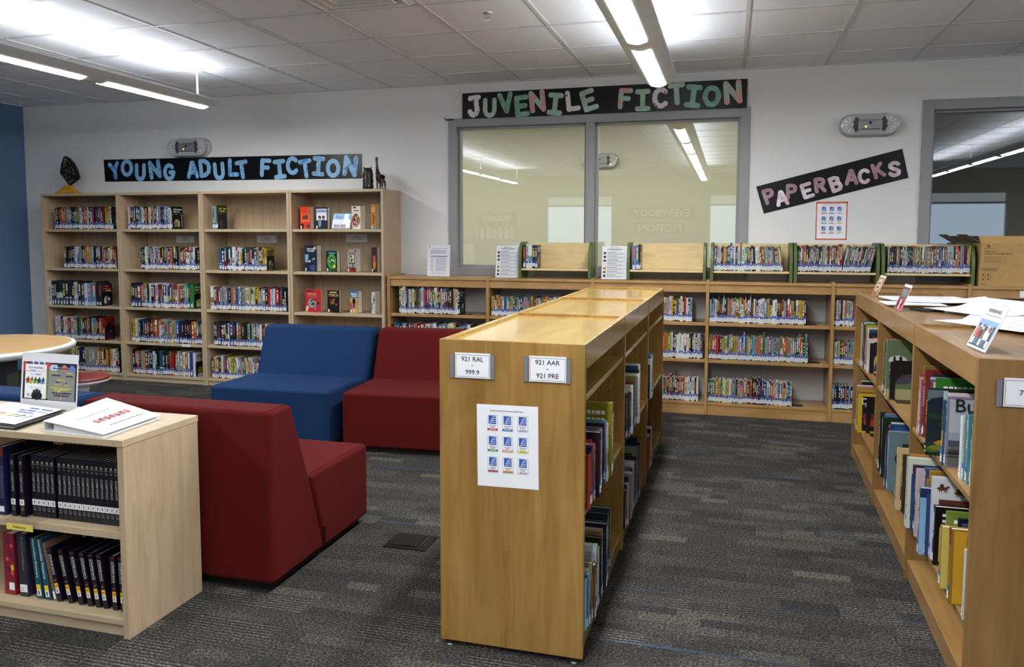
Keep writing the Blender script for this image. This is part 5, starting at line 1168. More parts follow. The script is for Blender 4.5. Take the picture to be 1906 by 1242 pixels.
# reference shelf in the near corner
FYB = FY0+.055
fx = lambda p_: at(p_, 900, Y=FYB).x
def enc(x_, w_, h, z, c, label, grp, txt=None, lean=0., kind=None, d=.19, y_=0.):
    BOOKS.append(dict(row='F', i=0, c=c, w=w_, h=h, d=d, x=x_, y=y_, z=z, an=math.radians(lean), kind=kind, seed=.3, side=False, label=label, group=grp, txt=txt, big=True))
ROWS['F'] = dict(where='', group='', n=0, M=Matrix.Translation((0, FYB, 0)), z=.389, x1=0, end=False, dep=.19, h=.2)
cps = [27.5, 43.5, 59, 67.5, 76, 85, 93.5, 107, 116, 125, 133.5, 142, 150.5, 159, 168, 176.5, 185, 194, 203, 212, 220.5]
for i in range(20):
    a, b = fx(cps[i]), fx(cps[i+1]); w_ = min(b-a, .0215)-.0008
    enc(a+w_/2, w_, .236, .3895, 'k', 'black encyclopedia with white band on the reference shelf, volume %d' % (i+1), 'black encyclopedia volumes', ('comp', str(i+1)), 0, None, .17, 0 if i not in (0, 1) else -.018)
enc(fx(11), .030, .262, .3895, 'n', 'thick navy reference book with rust top, left of the black encyclopedia set', 'upper reference books', ('plain2', ''), 0, None, .19, -.02)
enc(fx(22.5), .010, .24, .3895, 'k', 'thin black reference book with gold marks beside the thick navy one', 'upper reference books', ('thin', ''), 0, None)
chx = [104, 124, 144, 161, 176, 190, 207.5, 222.5]
for i, p_ in enumerate(chx):
    ln = -13+i*1.0 if i < 6 else -2
    enc(fx(p_)-.004, .0205, .205, .0685, 'k', 'black children\'s encyclopedia with starfish and yellow sticker, %s' % (('%s from the gold one' % ordinal(i+1)) if i < 6 else ('upright one before the last' if i == 6 else 'upright one against the side panel')), 'black children\'s encyclopedias', ('child', ''), ln, None, .15)
enc(fx(10), .052, .24, .0685, 'r', 'thick red reference book with flower pattern at the picture edge', 'lower reference books', ('redflower', ''), 0, None, .19)
enc(fx(36), .040, .245, .0685, 'd', 'thick charcoal encyclopedia between the red and teal reference books', 'lower reference books', ('dark', ''), -1.5, None, .19)
enc(fx(66)-.002, .026, .235, .0685, 't', 'teal Intermediate Dictionary leaning on the charcoal encyclopedia', 'lower reference books', ('dict', 'Intermediate Dictionary'), -6, None, .18)
enc(fx(81)-.001, .024, .235, .0685, 't', 'teal Intermediate Thesaurus leaning beside the dictionary', 'lower reference books', ('dict', 'Intermediate Thesaurus'), -8.5, None, .18)
enc(fx(91)+.008, .012, .225, .0685, 'm', 'thin gold reference book leaning between thesaurus and black encyclopedias', 'lower reference books', ('thingold', ''), -12, None, .17)

# island rows: (colour, thickness mm, height cm, depth cm, sticks out mm)
def side_row(key, where, group, Mx, rot, xs, y0, z, items, z_cap):
    """books standing across the island; xs local x of the spines, order +1: listed from the near end"""
    ROWS[key] = dict(where=where, group=group, n=len(items), M=Mx, z=z, x1=0, end=False, dep=.2, h=.25)
    y = y0
    cap = z_cap
    for i, it in enumerate(items):
        c, t_, h, d, out = it[:5]
        if len(it) > 5: y = max(y, y0-.0+it[5])
        h = min(h*.82, cap*100); d *= .92
        r = random.Random(hash_(key)+i*17); w_ = t_/1000*(1.35 if key == 'G0u' else 1.5 if key == 'G0l' else 1)
        if y+w_ > (math.floor((y0-.01)/.94)+1)*(GP if rot > 0 else RP)-.018: ROWS[key]['n'] = i; break
        BOOKS.append(dict(row=key, i=i, c=c, w=w_-.0026, h=h/100, d=min(d/100, .232-.012+out/1000), x=xs+(out/1000)*(1 if rot > 0 else -1), y=y+w_/2, z=z, an=0, kind='band' if i % 2 else 'plain', seed=r.random(), side=True, rot=rot, big=True))
        y += w_
R0 = random.Random(11)
def filler(n, cols, hmin, hmax, t0=8, t1=17, d0=18, d1=23):
    return [(R0.choice(cols), R0.uniform(t0, t1), R0.uniform(hmin, hmax), R0.uniform(d0, d1), R0.uniform(-14, 4)) for _ in range(n)]
GA, GBn, GC = 'golden bookcase nearest the camera', 'middle golden bookcase', 'wall-end golden bookcase'
def gold_row(k_, li, unit, y0, z, items, nm):
    side_row(k_, '%s shelf, %s' % (li, nm), 'books on the %s shelf of the %s' % (li, nm), GM, 1, GW+.010, unit*GP+.016+y0, z, items, .37 if z > .3 else .385)
gold_row('G0u', 'upper', 0, .03, .5205, [('r', 14, 23, 18, 0), ('w', 9, 22, 18, -6), ('n', 16, 23.5, 20, -8), ('t', 16, 22, 19, -6), ('n', 12, 24, 20, -10), ('p', 24, 24.5, 20, -4), ('w', 10, 22, 20, -10), ('k', 26, 28.5, 23, 8), ('w', 16, 28, 22, 6), ('w', 12, 27, 22, 2)] + filler(4, 'wlktwsc', 25, 28) + [('k', 14, 28, 22, 0), ('l', 14, 29, 22, 4), ('w', 18, 27, 22, 8), ('w', 14, 26, 22, 4)] + filler(2, 'wsbcn', 26, 28) + [('M', 22, 35, 25, 12), ('M', 8, 33, 22, 4), ('b', 22, 29, 23, 8), ('d', 16, 33.5, 20, -10)], GA)
gold_row('G0l', 'lower', 0, 0, .1085, [('l', 10, 22, 20, -4), ('n', 8, 22, 20, -4), ('l', 12, 23, 21, 2), ('w', 10, 24, 20, -6), ('m', 14, 26, 21, 4), ('B', 24, 24, 21, 10), ('s', 14, 27, 22, 0), ('w', 22, 29.5, 22, 4)] + filler(4, 'wskmG', 25, 28) + [('k', 14, 28, 22, 4), ('m', 14, 30, 22, 2), ('w', 12, 28, 22, 0), ('c', 12, 29, 22, -4), ('n', 18, 31, 23, 10), ('v', 14, 29, 22, 6), ('G', 12, 30, 22, 4), ('n', 14, 33, 22, 4)] + filler(6, 'ntbk', 28, 31), GA)
gold_row('G1u', 'upper', 1, 0, .5205, [('k', 12, 24, 20, -6), ('R', 14, 25, 20, -4), ('B', 14, 26, 20, -4)] + filler(8, 'Bkdnw', 24, 27) + [('w', 18, 28, 22, 8), ('w', 14, 28, 22, 4), ('r', 14, 29, 21, 2), ('d', 12, 27, 21, 2)] + filler(10, 'srmwkl', 25, 28) + [('T', 14, 28, 21, 2), ('t', 12, 28, 21, 4), ('y', 12, 29, 22, 4), ('w', 16, 28, 23, 10), ('w', 18, 30, 23, 12), ('n', 14, 32, 22, 6), ('b', 18, 34, 21, -2), ('w', 14, 35, 22, 6)] + filler(8, 'wnbs', 28, 32), GBn)
gold_row('G1l', 'lower', 1, 0, .1085, [('k', 12, 22, 20, -4), ('c', 14, 22, 20, -4), ('k', 10, 24, 20, -4)] + filler(8, 'kwdGs', 22, 25) + [('s', 16, 26, 22, 6), ('w', 18, 27, 22, 6)] + filler(8, 'wskm', 24, 27) + [('w', 18, 29, 21, 0), ('n', 14, 27, 21, 4), ('b', 12, 28, 21, 2)] + filler(8, 'nstGk', 25, 28) + [('e', 24, 33, 21, -6), ('o', 12, 32, 21, 0), ('t', 14, 33, 22, 6), ('G', 12, 31, 22, 6), ('n', 14, 34, 22, 4), ('k', 26, 37, 18, -12)], GBn)
gold_row('G2u', 'upper', 2, 0, .5205, [('d', 10, 24, 20, 0), ('w', 16, 28, 22, 6), ('k', 10, 29, 22, 4), ('w', 12, 29, 22, 8), ('l', 18, 31, 23, 10), ('b', 16, 30, 22, 6)], GC)
gold_row('G2l', 'lower', 2, 0, .1085, [('o', 14, 22, 21, 4), ('o', 12, 23, 21, 4), ('w', 12, 24, 21, 2), ('m', 14, 25, 21, 2), ('k', 14, 27, 21, 4), ('w', 14, 29, 22, 8), ('P', 16, 33, 20, -4)], GC)
RA, RB, RC = 'aisle bookcase with the 700 sign', 'middle aisle bookcase', 'wall-end aisle bookcase'
def aisle_row(k_, li, unit, y0, z, items, nm):
    side_row(k_, '%s shelf, %s' % (li, nm), 'books on the %s shelf of the %s' % (li, nm), RM, -1, .012, unit*RP+.016+y0, z, items, .332 if z > .5 else .365)
aisle_row('R0u', 'upper', 0, 0, .6675, [('w', 10, 23.5, 19, -20, .13), ('l', 20, 27, 22, -12), ('l', 12, 25.5, 21, -18), ('s', 16, 26, 21, -10), ('w', 28, 25, 21, -6), ('Y', 8, 23, 18, -25), ('d', 10, 26, 18, -30), ('w', 12, 24, 18, -20), ('s', 20, 29.5, 25, 10, .325), ('b', 18, 27.5, 22, 16), ('m', 12, 28, 21, 0), ('w', 14, 30, 22, -4), ('k', 14, 31, 22, -6), ('w', 10, 30, 22, 6), ('w', 10, 29, 21, 0), ('G', 16, 29.5, 25, 41, .475), ('s', 12, 28, 22, 34)]
          + filler(7, 'wokscl', 24, 27) + [('g', 20, 31.5, 22, -10), ('w', 12, 29, 21, -8), ('k', 12, 27, 20, -14), ('o', 16, 29, 21, -2), ('l', 10, 28, 21, -10), ('w', 10, 28, 21, -12), ('b', 12, 29, 21, -6), ('w', 12, 30, 22, -10)] + [('d', 20, 31.5, 23, -20), ('k', 14, 29, 21, -14), ('r', 18, 32.5, 23, 0), ('k', 12, 29, 21, 0), ('p', 14, 27, 20, 8), ('Y', 12, 28, 20, 12), ('p', 12, 29.5, 20, 10), ('m', 20, 33, 21, -8)], RA)
aisle_row('R0l', 'lower', 0, 0, .2775, [('w', 12, 27, 20, 10, .02), ('r', 9, 22, 20, -10), ('R', 8, 24, 20, -8), ('M', 28, 30, 24, 26, .125), ('P', 16, 31, 20, -12), ('w', 12, 28, 18, -10), ('n', 16, 32, 20, -6), ('y', 30, 25.5, 22, 26, .245), ('v', 14, 31, 20, 8), ('n', 16, 29, 20, -6), ('w', 20, 28, 20, -14), ('o', 22, 26, 22, -8), ('P', 16, 25, 20, -12), ('k', 28, 26, 22, 8, .445), ('R', 12, 28, 20, -10), ('w', 24, 37, 28, 8, .50), ('b', 10, 28, 21, 20), ('l', 26, 30.5, 24, 40), ('w', 10, 30, 21, 14), ('o', 22, 33, 23, 10), ('m', 16, 32, 22, 8), ('y', 22, 36, 21, -6), ('r', 14, 33, 21, -6), ('b', 24, 36, 22, 4), ('w', 14, 33, 22, 20, .72)]
          + filler(3, 'wckPRs', 29, 32) + [('R', 14, 31, 21, 14), ('b', 10, 28, 21, 24), ('P', 16, 32, 22, 18), ('w', 16, 35, 23, 34), ('w', 10, 35, 23, 36), ('y', 16, 36, 22, 20)], RA)
aisle_row('R1u', 'upper', 1, 0, .6675, [('e', 26, 35, 27, 24, .545), ('r', 14, 30, 21, 18), ('w', 12, 29, 20, 14), ('l', 18, 33, 23, 6), ('l', 14, 32, 22, 8), ('m', 14, 30, 21, 6)] + filler(6, 'nmlsd', 26, 29) + [('G', 14, 30, 20, 6), ('g', 14, 31, 20, 10), ('v', 12, 31, 20, 10), ('o', 16, 33, 21, -2), ('B', 16, 33, 21, -6)], RB)
aisle_row('R1l', 'lower', 1, 0, .2775, [('B', 22, 30, 20, 20, .06), ('Y', 12, 33, 21, 38), ('k', 16, 30, 21, 34), ('r', 14, 29, 20, 28), ('t', 20, 31, 21, 14), ('n', 16, 33, 21, 10), ('k', 14, 30, 20, 20), ('w', 10, 30, 20, 24), ('s', 26, 34, 23, 32, .345), ('d', 12, 29, 21, 24), ('w', 12, 31, 21, 28), ('b', 16, 30, 20, 36), ('b', 26, 36, 23, 16), ('w', 20, 36.5, 23, 8), ('R', 16, 30, 21, 22), ('k', 14, 32, 20, 20)] + filler(5, 'kRwB', 27, 30) + [('G', 22, 36, 23, 28), ('w', 14, 33, 22, 22), ('n', 14, 34, 21, 20), ('b', 12, 35, 21, 22), ('l', 24, 36.5, 21, 8), ('r', 24, 36.5, 18, -4), ('k', 14, 34, 21, 22), ('G', 16, 36, 22, 22), ('s', 12, 32, 21, 18), ('n', 12, 31, 20, 18)], RB)
aisle_row('R2u', 'upper', 2, 0, .6675, [('w', 26, 24, 22, 8, .345), ('n', 22, 28, 21, 2), ('t', 16, 30, 21, -2), ('w', 14, 31, 22, 6), ('o', 16, 30, 21, 8), ('y', 24, 32.5, 23, 10), ('y', 12, 32, 22, 8), ('g', 24, 33, 22, 6), ('P', 14, 26, 21, 12), ('k', 14, 32, 21, 10), ('n', 16, 31, 21, 8), ('w', 16, 33, 21, 6), ('w', 14, 33, 21, 4), ('b', 16, 33, 21, 6), ('n', 14, 33, 21, 8), ('Y', 12, 32, 20, 14)] + filler(6, 'kwnbg', 28, 32), RC)
aisle_row('R2l', 'lower', 2, 0, .2775, [('k', 26, 29, 22, 28, .535), ('y', 12, 33, 22, 30), ('w', 18, 34, 23, 30), ('k', 20, 36, 21, 4), ('w', 12, 36.5, 21, 4), ('g', 18, 36.5, 21, 0)], RC)

# score: how large a book shows
for b in BOOKS:
    Mx = ROWS[b['row']]['M']; p = Mx @ Vector((b['x'], b['y'], b['z'])); dist = max(1., (p-Vector((0, 0, CAM_H))).length)
    b['score'] = b['w']*b['h']/dist**2*(4 if b['side'] else 1)*(1 if b['h'] > 0 else 0)
    if b['row'] in ('L01', 'L11'): b['score'] *= .02
    if b['row'] != 'F' and not b['side'] and b['i'] == ROWS[b['row']]['n']-1 and b['row'][0] in 'UT': b['score'] *= 3
    if b['row'][0] == 'F': b['score'] = 9
    if b['row'] == 'T0' or b['row'] == 'T1': b['score'] *= 3
order = sorted(range(len(BOOKS)), key=lambda i: -BOOKS[i]['score'])
SOLO = set(order[:285])
rest = MB()
def CV(b, last): return ((-1,) if b['rot'] > 0 else (1,)) if b['side'] else (1,) if last else ()
def xf(b):
    Mx = ROWS[b['row']]['M']
    if b['side']: return Mx @ Matrix.Translation((b['x'], b['y'], b['z'])) @ Matrix.Rotation(b['rot']*PI/2, 4, 'Z')
    w_, an = b['w'], b['an']
    return Mx @ Matrix.Translation((b['x'], b['y'], b['z']+abs(math.sin(an))*w_/2+.0003)) @ Matrix.Rotation(an, 4, 'Y')
def decor(b, g, gl):
    """writing and marks on the reference books"""
    w_, h = b['w'], b['h']; ux, uy = (1, 0, 0), (0, 0, 1); o = (0, -.0006, 0); dn = (0, 0, -1)
    kd, s_ = b['txt']
    if kd == 'comp':
        for q in range(6):
            a = 2*PI*q/6; g.disc(o, ux, uy, .0032*math.cos(a), h*.885+.0036*math.sin(a), .0018, 0, (186, 182, 160), 6)
        g.rect(o, ux, uy, -w_*.4, w_*.42, h*.845, h*.852, 0, (150, 148, 130)); g.text(s_, (0, -.0006, h*.80), ux, uy, h=.0075, mat=0, col=(150, 148, 136))
        g.text("COMPTON'S", (0, -.0006, h*.56), dn, ux, wid=.072, mat=0, col=(176, 176, 166))
        gl.box(-w_/2+.0003, w_/2-.0003, -.0014, -.0006, h*.19, h*.285, 0, (226, 226, 222)); gl.rect((0, -.0017, 0), ux, uy, -.002, .0025, h*.215, h*.26, 0, (90, 90, 92))
        for zz in (.155, .135): g.rect(o, ux, uy, -w_*.36, w_*.36, h*zz, h*zz+.0012, 0, (150, 150, 140))
        for q in range(3): g.rect(o, ux, uy, -w_*.25+.004*q, -w_*.25+.003+.004*q, h*.105, h*.12, 0, (150, 150, 140))
    elif kd == 'child':
        g.rect(o, ux, uy, -w_*.42, w_*.42, h*.955, h*.968, 0, (170, 60, 52)); g.text("Children's", (w_*.17, -.0006, h*.70), dn, ux, wid=.078, h=.0095, mat=0, col=(232, 230, 220)); g.text('Encyclopedia', (-w_*.27, -.0006, h*.70), dn, ux, wid=.080, h=.0075, mat=0, col=(168, 166, 158))
        for q in range(5):
            a = PI/2+2*PI*q/5; g.poly([(.0012*math.cos(a+1.2), -.0007, h*.40+.0012*math.sin(a+1.2)), (.0085*math.cos(a), -.0007, h*.40+.0085*math.sin(a)), (.0012*math.cos(a-1.2), -.0007, h*.40+.0012*math.sin(a-1.2))][::-1], 0, (190, 130, 84))
        g.rect(o, ux, uy, -w_*.5, w_*.5, h*.20, h*.31, 0, (80, 60, 70)); 
        gl.box(-w_*.36, w_*.40, -.0016, -.0007, h*.155, h*.25, 0, (236, 236, 234)); gl.box(-w_*.36, w_*.40, -.0016, -.0007, h*.25, h*.345, 0, (238, 190, 30)); gl.rect((0, -.0019, 0), ux, uy, -w_*.28, w_*.3, h*.285, h*.31, 0, (190, 110, 30)); gl.rect((0, -.0019, 0), ux, uy, -w_*.1, w_*.08, h*.175, h*.235, 0, (40, 40, 40))
    elif kd == 'dict':
        g.text(s_, (0, -.0006, h*.66), dn, ux, wid=.15, h=.011, mat=0, col=(232, 238, 236)); gl.box(-w_*.36, w_*.36, -.0016, -.0007, h*.05, h*.15, 0, (236, 236, 234)); gl.box(-w_*.36, w_*.36, -.0016, -.0007, h*.15, h*.235, 0, (238, 196, 40)); gl.rect((0, -.0019, 0), ux, uy, -w_*.15, w_*.12, h*.07, h*.13, 0, (60, 60, 60))
    elif kd == 'dark':
        g.text('ENCYCLOPEDIA', (.003, -.0006, h*.68), dn, ux, wid=.13, h=.010, mat=0, col=(140, 140, 150)); gl.box(-w_*.42, w_*.42, -.0016, -.0007, h*.07, h*.19, 0, (236, 236, 234))
        for q in range(2): gl.rect((0, -.0019, 0), ux, uy, -w_*.3, w_*.05, h*(.10+.035*q), h*(.11+.035*q), 0, (140, 140, 140))
    elif kd == 'redflower':
        for q in range(9):
            g.disc(o, ux, uy, (.010 if q % 2 else -.012)+.004*(q % 3), h*(.28+.075*q), .005+.003*(q % 3), 0, ((120, 40, 90), (214, 80, 90), (90, 40, 80))[q % 3], 10)
        g.poly([(.006, -.0008, h*.48), (.02, -.0008, h*.5), (.022, -.0008, h*.42), (.012, -.0008, h*.38)][::-1], 0, (236, 200, 40)); gl.box(-w_*.05, w_*.42, -.0016, -.0007, h*.08, h*.20, 0, (236, 236, 234))
    elif kd == 'plain2':
        g.rect(o, ux, uy, -w_/2, w_/2, h*.86, h, 0, (110, 40, 26)); gl.box(-w_*.34, w_*.34, -.0016, -.0007, h*.05, h*.13, 0, (230, 230, 230))
        for q in range(14): g.rect(o, ux, uy, -w_*.12, w_*.1, h*(.25+.035*q), h*(.27+.035*q), 0, (96, 84, 90)); g.rect(o, ux, uy, w_*.2, w_*.28, h*(.25+.035*q), h*(.27+.035*q), 0, (150, 160, 190))
    elif kd == 'thin':
        gl.box(-w_*.4, w_*.4, -.0016, -.0007, h*.03, h*.17, 0, (220, 220, 216))
        for q in range(6): g.rect(o, ux, uy, -w_*.3, w_*.2, h*(.45+.07*q), h*(.49+.07*q), 0, (140, 120, 60))
    else:
        gl.box(-w_*.4, w_*.4, -.0016, -.0007, h*.04, h*.17, 0, (232, 232, 230)); 
        for q in range(8): g.rect(o, ux, uy, -w_*.2, w_*.1, h*(.3+.07*q), h*(.34+.07*q), 0, (110, 80, 30))
COVTXT = {('R0u', 8): ('Bu', .06, .885, (30, 30, 34)), ('R1l', 12): ('EV', .11, .72, (210, 214, 220)), ('R2l', 0): ('DOG', .12, .80, (230, 230, 232)), ('R0l', 13): ('T', .03, .66, (206, 150, 60)), ('U14', 0): ('R', .02, .5, (0, 0, 0))}
for i, b in enumerate(BOOKS):
    r = random.Random(int(b['seed']*1e6)+b['i']); rw = ROWS[b['row']]; T = xf(b)
    last = b['i'] == rw['n']-1
    solo = i in SOLO
    if not solo:
        rest.T = T; book_shell(rest, rest, b['w'], b['h'], b['d'], PAL[b['c']], r, cov=CV(b, last))
        spine_label(rest, b['w'], b['h'], r, b['kind'] if r.random() < .93 else 'plain'); continue
    g, gp, gl = MB(), MB(), MB()
    if b['row'] == 'F':
        book_shell(g, gp, b['w'], b['h'], b['d'], PAL[b['c']] if b['txt'][0] not in ('comp',) else (13, 14, 16), r, (), False); decor(b, g, gl); lab, grp = b['label'], b['group']
        if b['txt'][0] == 'redflower': pass
    else:
        ft = FEAT.get((b['row'], b['i']))
        book_shell(g, gp, b['w'], b['h'], b['d'], PAL[b['c']], r, cov=() if ft else CV(b, last))
        if ft: featured(ft, g, b['w']/2, b['d'], b['h'], r)
        spine_label(gl, b['w'], b['h'], r, b['kind'])
        ct = COVTXT.get((b['row'], b['i']))
        if ct and b['row'] != 'U14':
            sg = -1 if b['rot'] > 0 else 1
            g.text(ct[0], (sg*(b['w']/2+.0024), b['d']*(.24 if ct[0] == 'Bu' else .40), b['h']*ct[2]), (0, sg, 0), (0, 0, 1), wid=ct[1], mat=0, col=ct[3])
        if b['side']:
            lab = '%s book, %s from near end, %s' % (CN[b['c']], ordinal(b['i']+1), rw['where'])
        else:
            lab = '%s book, %s from the left, %s' % (CN[b['c']], ordinal(b['i']+1), rw['where'])
        grp = rw['group']
    o = g.build('book', [COVER]); o.matrix_world = T; tag(o, lab, 'book', grp)
    gp.build('page_block', [PRINT], o); gl.build('spine_label', [PRINT], o)
o = rest.build('shelved_books', [COVER]); o['kind'] = 'stuff'; o['label'] = 'the smaller and farther books on the wall shelves'

# bookends: bent black plates with an arched cut-out, against the last book of a row
def bookend(T, label, hh=.15, ww=.125, foot=.085):
    g = MB(T); n = 10; r_ = .028
    out = [(0, 0), (.022, 0), (.022, hh*.5)] + [(ww/2-r_*math.cos(PI*k_/n)*1.25, hh*.5+r_*1.5*math.sin(PI*k_/n)) for k_ in range(n+1)] + [(ww-.022, hh*.5), (ww-.022, 0), (ww, 0)] + [(ww-.0, hh-.02), (ww-.006, hh-.006), (ww-.02, hh), (.02, hh), (.006, hh-.006), (0, hh-.02)]
    vs = [(0, y_, z_) for y_, z_ in out] + [(.0018, y_, z_) for y_, z_ in out]
    m_ = len(out)
    # legs, arch and top rail as strips so that the cut-out stays open
    g.box(0, .002, 0, .022, .0015, hh*.62); g.box(0, .002, ww-.022, ww, .0015, hh*.62)
    arch = [(ww/2-(ww/2-.022)*math.cos(PI*k_/n), hh*.42+(hh*.26)*math.sin(PI*k_/n)) for k_ in range(n+1)]
    for k_ in range(n):
        (a, b_), (c, d_) = arch[k_], arch[k_+1]
        g.add([(0, a, b_), (0, c, d_), (0, c, hh), (0, a, hh), (.002, a, b_), (.002, c, d_), (.002, c, hh), (.002, a, hh)], [(0, 1, 2, 3), (7, 6, 5, 4), (0, 4, 5, 1), (3, 2, 6, 7)])
    g.box(0, .002, 0, .022, hh*.62, hh-.006); g.box(0, .002, ww-.022, ww, hh*.62, hh-.006)
    g.box(-.0, foot, .02, ww-.02, .0002, .0014)
    return tag(g.build('bookend', BLACK), label, 'bookend', 'black bookends')
for k_, rw in ROWS.items():
    if rw['end']:
        T = rw['M'] @ Matrix.Translation((rw['x1']+.0035, .004, rw['z']+.0002))
        big = k_[0] == 'U'
        bookend(T, 'black bookend on the %s' % rw['where'], .145 if big else .14, .125, .016 if big else .085)
T = RM @ Matrix.Translation((.004, RP+.016+.541, .6677)) @ Matrix.Rotation(-PI/2, 4, 'Z')
bookend(T, 'large black bookend on the upper shelf of the middle aisle bookcase', .19, .16)
T = RM @ Matrix.Translation((.012, 2*RP+.016+.341, .6677)) @ Matrix.Rotation(-PI/2, 4, 'Z'); bookend(T, 'black bookend on the upper shelf of the wall-end aisle bookcase', .18, .14)
T = RM @ Matrix.Translation((.03, 2*RP+.016+.531, .2777)) @ Matrix.Rotation(-PI/2, 4, 'Z'); bookend(T, 'black bookend on the lower shelf of the wall-end aisle bookcase', .22, .14)

# cover-out books in the last tall bookcase
def display(px0, px1, py0, py1, z, label, thick, col, art, yaw, Yd=6.53, tilt=.0):
    Yd += .12*math.sin(yaw); yaw = -yaw
    a = at(px0, py1, Y=Yd); b = at(px1, py0, Y=Yd); w_ = (b.x-a.x)/math.cos(yaw); h = b.z-z-.0005
    t = thing('book', label, 'book', ((a.x), Yd, z+.0012+thick*math.sin(tilt)), yaw, 'cover-out books in the last tall bookcase')
    t.rotation_euler = (-tilt, 0, yaw)
    r = random.Random(hash_(label)); g = MB(); g.box(0, w_, 0, .002, 0, h, 0, col); g.box(0, w_, thick-.002, thick, 0, h, 0, vary(col, r)); g.box(0, .002, .002, thick-.002, 0, h, 0, vary(col, r))
    ux, uy = (1, 0, 0), (0, 0, 1)
    R_ = lambda x0, x1, s0, s1, c, d=.0005: g.rect((0, -d, 0), ux, uy, x0*w_, x1*w_, s0*h, s1*h, 0, c)
    D_ = lambda x_, s_, rx, ry, c, d=.0008, n=10: g.disc((0, -d, 0), ux, uy, min(max(x_, rx+.01), .99-rx)*w_, min(max(s_, ry+.01), .99-ry)*h, rx*w_, 0, c, n, ry*h)
    T_ = lambda s_, x_, y_, ww, c, d=.002: g.text(s_, (x_*w_, -d, y_*h), ux, uy, wid=ww*w_, mat=0, col=c)
    art(R_, D_, T_, r); g.build('cover', COVER, t)
    MB().box(.0025, w_-.004, .0022, thick-.0022, .003, h-.003, 0, (222, 214, 196)).build('page_block', PRINT, t)
    MB().box(.006, .02, -.0012, -.0004, .006, .03, 0, (236, 236, 234)).build('spine_label', PRINT, t)
    return t
def dashes(R_, x0, x1, s_, hh, c, r, d=.0015):
    x_ = x0
    while x_ < x1-.03: e = r.uniform(.05, .1); R_(x_, min(x1, x_+e), s_, s_+hh, c, d); x_ += e+.025
def a_red(R_, D_, T_, r):
    R_(0, 1, .55, 1, (214, 60, 30)); R_(.1, .9, .4, .7, (230, 110, 40), .0006); D_(.78, .83, .16, .09, (190, 90, 80)); D_(.78, .13, .15, .09, (60, 60, 60)); D_(.2, .1, .16, .12, (30, 20, 20))
    for q in range(5): D_(.28+.11*q, .52, .05, .10, (40, 40, 70), .001); D_(.28+.11*q, .63, .035, .03, (50, 30, 30), .0012)
    dashes(R_, .1, .95, .34, .03, (250, 190, 140), r)
def a_bw(R_, D_, T_, r):
    R_(.06, .94, .05, .93, (226, 230, 236)); R_(.06, .94, .05, .4, (40, 44, 50), .0006)
    dashes(R_, .14, .88, .84, .045, (50, 90, 160), r); dashes(R_, .10, .92, .77, .05, (40, 60, 110), r)
    for x_, c in ((.34, (120, 150, 170)), (.66, (40, 40, 46))): D_(x_, .28, .13, .2, c, .001); D_(x_, .52, .13, .1, (20, 18, 18), .0012); D_(x_, .48, .08, .06, (200, 160, 130), .0014)
def a_they(R_, D_, T_, r):
    R_(0, 1, 0, 1, (196, 214, 234)); R_(0, 1, .6, 1, (110, 160, 210), .0006); T_('They', .35, .72, .42, (40, 70, 130)); g4 = [(.55, .98), (.75, .98), (1, .3), (.9, .05)]
    R_(.62, .86, .3, .97, (236, 240, 246), .001); R_(.78, .98, .05, .6, (236, 240, 246), .0011)
    for q in range(9): D_(.1+.085*q, .14, .04, .14, vary(PAL[r.choice('bayprlP')], r), .0009)
def a_kid(R_, D_, T_, r):
    R_(.0, 1, .0, 1, (226, 224, 206)); R_(.1, .5, .9, .97, (30, 40, 60), .0006); D_(.15, .93, .1, .05, (230, 190, 50), .001); dashes(R_, .2, .85, .78, .05, (170, 50, 40), r)
    D_(.5, .38, .46, .30, (160, 60, 46), .0007)
    for q in range(14): D_(r.uniform(.15, .85), r.uniform(.1, .62), .09, .07, vary(PAL[r.choice('royBgcw')], r), .001+.0001*q, 7)
def a_orange(R_, D_, T_, r):
    R_(.05, .95, .1, .95, (206, 130, 40)); dashes(R_, .15, .85, .82, .06, (250, 220, 150), r); dashes(R_, .15, .85, .72, .06, (250, 220, 150), r)
    for q in range(6): D_(r.uniform(.3, .7), r.uniform(.25, .6), .15, .07, (120, 70, 30), .001+.0001*q, 7)
    R_(0, 1, 0, .09, (120, 150, 180), .0007)
def a_space(R_, D_, T_, r):
    R_(0, 1, 0, 1, (26, 34, 60)); R_(.02, .3, .35, .65, (120, 170, 210), .0006); T_('EXPLORER', .55, .86, .7, (236, 236, 230)); T_('ACADEMY', .52, .78, .6, (236, 236, 230)); D_(.85, .9, .1, .06, (220, 200, 60), .0012)
    for q in range(9): D_(r.uniform(.3, .8), r.uniform(.25, .6), .09, .05, vary(PAL[r.choice('wskdl')], r), .001+.0001*q, 7)
    D_(.65, .14, .25, .14, (50, 70, 120), .0008)
def a_green(R_, D_, T_, r):
    R_(0, 1, 0, 1, (20, 30, 26)); D_(.5, .5, .42, .36, (90, 170, 70), .0006); D_(.5, .5, .3, .26, (50, 110, 50), .0008); dashes(R_, .2, .85, .86, .07, (90, 170, 200), r); D_(.75, .26, .13, .08, (230, 220, 60), .0014)
    for q in range(5): D_(.35+.08*q, .5+.03*(q % 3), .07, .05, ((230, 230, 220), (20, 20, 20))[q % 2], .001+.0001*q)
    for q in range(8): D_(r.uniform(.1, .9), r.uniform(.05, .25), .05, .05, (70, 150, 60), .0012, 6)
